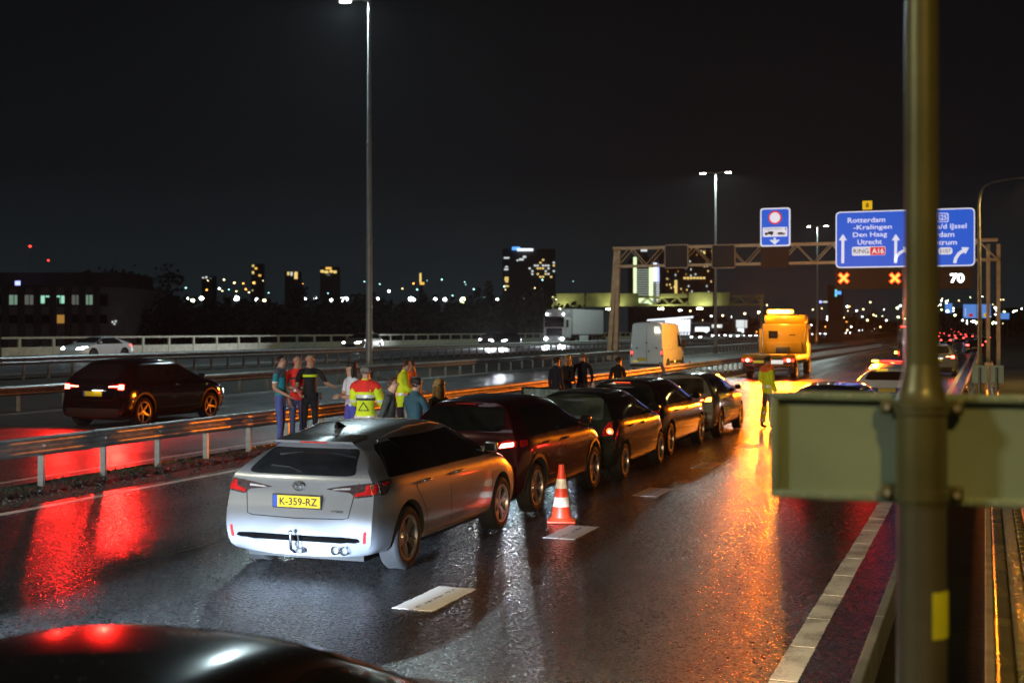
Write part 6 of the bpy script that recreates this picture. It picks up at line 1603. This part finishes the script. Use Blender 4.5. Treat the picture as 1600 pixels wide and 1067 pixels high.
f = Far("billboard", "small turquoise lit billboard left of the red lane crosses", 1294, 1318, 445.5, 260, "facade_dark", deep=.6, zb=0, cat="billboard")
f.win(1294.5, 1317.5, 446, 463.5, "win_teal", "lit_face", y=-.1, t=.08); f.win(1305, 1314, 455, 460, "win_blue", "printed_emblem", y=-.14, t=.03)
f.o.children[0].scale = (.12, 1, 1)
f = Far("neon_sign", "dark pylon carrying a purple neon strip under the billboard", 1276, 1318, 469, 520, "facade_dark", zb=0, deep=1.2, cat="sign")
f.o.children[0].scale = (.06, 1, 1)
f.win(1280, 1284, 470, 473.5, "neon_blue", "neon_sign", y=-.2); f.win(1286, 1298, 470.5, 473, "win_white", "neon_sign", y=-.2); f.win(1303, 1311, 470.5, 473, "neon_blue", "neon_sign", y=-.2)
# distant signs on the right
for lab, u0, u1, v0, v1, dp in (("small distant blue lorry sign right of the sign post", 1477, 1488, 474, 489, 300), ("distant double blue direction sign behind the lamp post", 1505.5, 1548, 475.5, 497, 300), ("tiny blue direction sign far along the right side", 1564, 1577, 489, 498.5, 330)):
    p = at((u0+u1)/2, dp, 0); k = dp/FPX; w_ = (u1-u0)*k
    s = thing("distant_sign", lab, "sign", (p.x, p.y, rise(p.y)-.5), YAW, "distant blue signs"); zo = -rise(p.y)+.5
    MB().box(-w_/2, w_/2, 0, .2, hgt(v1, dp)+zo, hgt(v0, dp)+zo).build("face", glow("sign_blue_far", (.10, .26, .68), .9, sample=False), s)
    for q in (-.32, .32): MB().box(w_*q-.1, w_*q+.1, .2, .4, 0, hgt(v0, dp)+zo).build("post", MATS["steel_dull"], s)
    if w_ > 4:
        for a in (-.30, .24): MB().box(w_*a, w_*a+.9, -.06, -.01, hgt(v1-4, dp)+zo-.3, hgt(v1-7, dp)+zo).build("route_plate", MATS["sign_yellow" if a > 0 else "sign_red"], s)
        for a in (-.44, .06): MB().box(w_*a, w_*a+.12, -.06, -.01, hgt(v1-3, dp)+zo, hgt(v0+6, dp)+zo).build("arrow", MATS["sign_white"], s)
        MB().box(-.02*w_-.06, -.02*w_+.06, -.06, -.01, hgt(v1, dp)+zo, hgt(v0, dp)+zo).build("divider", MATS["sign_ink"], s)

# far street and field lamps: each a mast with a small glowing head
def mast(u, v, depth, mat, label, group, r=.35):
    z = hgt(v, depth); p = at(u, depth, 0); g0 = -.9 if u < 1000 else 0
    o = thing("light_mast", label, "lamp", (p.x, p.y, g0), 0, group)
    MAST.setdefault((mat, round(r, 2)), MB().sphere((0, 0, 0), r, 8, (1, 1, .8)).mesh("lamp_bulb", MATS[mat]))
    link("lamp_bulb", MAST[(mat, round(r, 2))], o, (0, 0, z-g0))
    MB().cyl((0, 0, 0), (0, 0, z-g0-r*.6), .09, .06, 5).build("pole", MATS["steel_dull"], o)
MAST = {}
FL = "bright white field lamp in the row low on the dark horizon"
for u, v, mt, r in ((294, 467, "dot_white", .34), (301, 469.5, "dot_green", .45), (315, 466, "dot_white", .5), (358, 469, "dot_white", .42), (369, 466, "dot_white", .68), (402, 468.5, "dot_white", .48), (413, 469.5, "dot_warm", .4), (476, 467, "dot_white", .36), (493, 466.5, "dot_white", .36), (518, 469, "dot_white", .40), (535, 468, "dot_white", .6), (541, 467, "dot_white", .5), (590, 467, "dot_white", .34), (608, 455, "dot_white", .3), (642, 467, "dot_white", .6), (646, 468, "dot_white", .45), (680, 468, "dot_white", .45), (695, 468, "dot_white", .45), (724, 469, "dot_green", .8), (771, 468, "dot_white", .32), (777, 468, "dot_white", .32), (820, 468, "dot_white", .34), (871, 468, "dot_white", .34)):
    mast(u, v, 290, mt, FL, "field lamps on the horizon", r)
for u, v, mt in ((380, 443, "dot_orange"), (396, 442, "dot_orange"), (473, 444, "dot_orange"), (350, 437, "dot_warm"), (366, 442, "dot_warm"), (384, 452, "dot_orange"), (323, 453, "dot_orange"), (343, 451, "dot_white"), (646, 443, "dot_orange"), (835, 450, "dot_warm")):
    mast(u, v, 700, mt, "tiny street lamp in front of the skyline towers", "street lamps below the skyline", .55)
mast(47, 385, 800, "dot_red", "red mast lamp high above the dark office block", "red mast lamps", .9); mast(75.5, 407, 800, "dot_red", "lower red mast lamp above the dark office block", "red mast lamps", .7)
rnd = random.Random(11)
for i in range(60):
    u = rnd.uniform(1060, 1330); v = rnd.choice([rnd.uniform(476, 500), rnd.uniform(500, 520)])
    mast(u, v, rnd.uniform(260, 480), rnd.choice(["dot_warm", "dot_white", "dot_warm", "dot_white", "dot_orange"]), "small lamp among the lights behind the tow truck", "lamps behind the tow truck", rnd.uniform(.14, .30))
for i in range(74):
    u = rnd.uniform(1440, 1598) if i % 5 else rnd.uniform(1330, 1420); v = 462+rnd.random()**.8*50
    mast(u, v, rnd.uniform(260, 520), rnd.choice(["dot_warm", "dot_white", "dot_white", "dot_green"]), "small lamp among the lights on the far right", "lamps on the far right", rnd.uniform(.13, .32))

glow("dot_teal", (.45, 1.0, .95), 5, sample=False)
for i in range(28):
    u = rnd.uniform(270, 900); v = rnd.choice([rnd.uniform(436, 450), rnd.uniform(450, 466)])
    mast(u, v, rnd.uniform(420, 760), rnd.choice(["dot_teal", "dot_teal", "dot_warm", "dot_teal"]), "faint city lamp between the field lamps and the skyline", "faint city lamps", rnd.uniform(.16, .32))
# trees: leaf-sized faces spread through each crown
pm("leaf_dark", (.030, .040, .022), .75, var=.5, scale=.8); pm("bark", (.04, .032, .025), .9, var=.3, bump=.4, bscale=12)
def leaf_quad(m, c, s, rg):
    a = Vector((rg.gauss(0, 1), rg.gauss(0, 1), rg.gauss(0, 1))).normalized(); b = a.orthogonal().normalized()*s; d = a.cross(b)*.6
    m.add([c-b, c-d, c+b, c+d], [(0, 1, 2, 3)])
def crown(m, c, rx, rz, n, s, rg, lumps=9):
    ls = [(Vector((rg.gauss(0, .45)*rx, rg.gauss(0, .45)*rx, rg.uniform(-.75, .75)*rz)), rg.uniform(.3, .55)) for _ in range(lumps)]
    for _ in range(n):
        p, q = rg.choice(ls); d = Vector((rg.gauss(0, 1), rg.gauss(0, 1), rg.gauss(0, 1))).normalized()*(rg.random()**.4)
        leaf_quad(m, c+p+Vector((d.x*rx*q, d.y*rx*q, d.z*rz*q)), s*rg.uniform(.6, 1.3), rg)
rg = random.Random(5)
m = MB()
def tl_top(u):
    t = 473+5*math.sin(u*.031)+4*math.sin(u*.083+1)+2.5*math.sin(u*.19)
    if u < 300: t -= (300-u)*.42 if u > 190 else 46
    return t
u = 150
while u < 900:
    for _ in range(2):
        d = rg.uniform(170, 230); p = at(u+rg.uniform(-6, 6), d, 0); hh = hgt(tl_top(u), d)
        crown(m, Vector((p.x, p.y, hh*.45)), rg.uniform(2.2, 3.6), hh*.56, 150, .42, rg, 6)
    u += 7
u = 1040
while u < 1640:
    d = rg.uniform(480, 560); p = at(u, d, 0); hh = hgt(496+5*math.sin(u*.05)+3*math.sin(u*.17), d); crown(m, Vector((p.x, p.y, hh*.45)), rg.uniform(4, 7), hh*.6, 130, 1.0, rg, 6); u += 9
tl = m.build("treeline", MATS["leaf_dark"]); tag(tl, "black belt of trees below the lights on the horizon", "trees", kind="stuff")
def tree(label, u, vtop, depth, rx, n=700):
    p = at(u, depth, -.9); H_ = hgt(vtop, depth)+.9
    o = thing("tree", label, "tree", p, 0, "trees rising above the dark tree belt")
    MB().cyl((0, 0, 0), (.1, 0, H_*.6), .22, .1, 8).build("trunk", MATS["bark"], o)
    for k in range(3):
        a = k*2.1; MB().cyl((0, 0, H_*(.3+.1*k)), (math.cos(a)*rx*.6, math.sin(a)*rx*.6, H_*(.5+.1*k)), .09, .03, 6).build("limb", MATS["bark"], o)
    m = MB(); crown(m, Vector((0, 0, H_*.6)), rx, H_*.42, n, .34, rg, 10); m.build("crown", MATS["leaf_dark"], o)
for lab, u, v, d, rx in (("pointed dark tree breaking the row of field lamps left of the tall lamp post", 461, 441, 200, 2.2), ("broad dark tree beside the office block", 238, 425, 185, 4.5), ("rounded dark tree nearest the office block", 205, 432, 180, 3.6), ("dark tree right of the green field lamp", 762, 449, 200, 1.9), ("dark tree below the left edge of the broad tower", 822, 451, 200, 1.7), ("dark tree just left of the white lorry", 856, 450, 205, 1.8), ("dark tree left of the tall lamp post", 560, 462, 200, 2.4), ("dark rounded tree right of the tall lamp post", 668, 460, 200, 3.0), ("dark bushy tree over the roof of the office block", 30, 407, 215, 8.0)):
    tree(lab, u, v, d, rx)

# ------------------------------------------------------------------ damp night air
hz = MB(); hz.box(-1340, 940, -240, 1740, -2.0, 78)
hm = bpy.data.materials.new("haze"); hm.use_nodes = True
for n_ in list(hm.node_tree.nodes):
    if n_.type != 'OUTPUT_MATERIAL': hm.node_tree.nodes.remove(n_)
pv = hm.node_tree.nodes.new("ShaderNodeVolumePrincipled"); pv.inputs["Density"].default_value = 0.00011; pv.inputs["Color"].default_value = (.9, .93, .95, 1); pv.inputs["Anisotropy"].default_value = .45
hm.node_tree.links.new(pv.outputs[0], hm.node_tree.nodes["Material Output"].inputs["Volume"])
tag(hz.build("haze", hm), "thin damp night air over the motorway", "haze", kind="stuff")
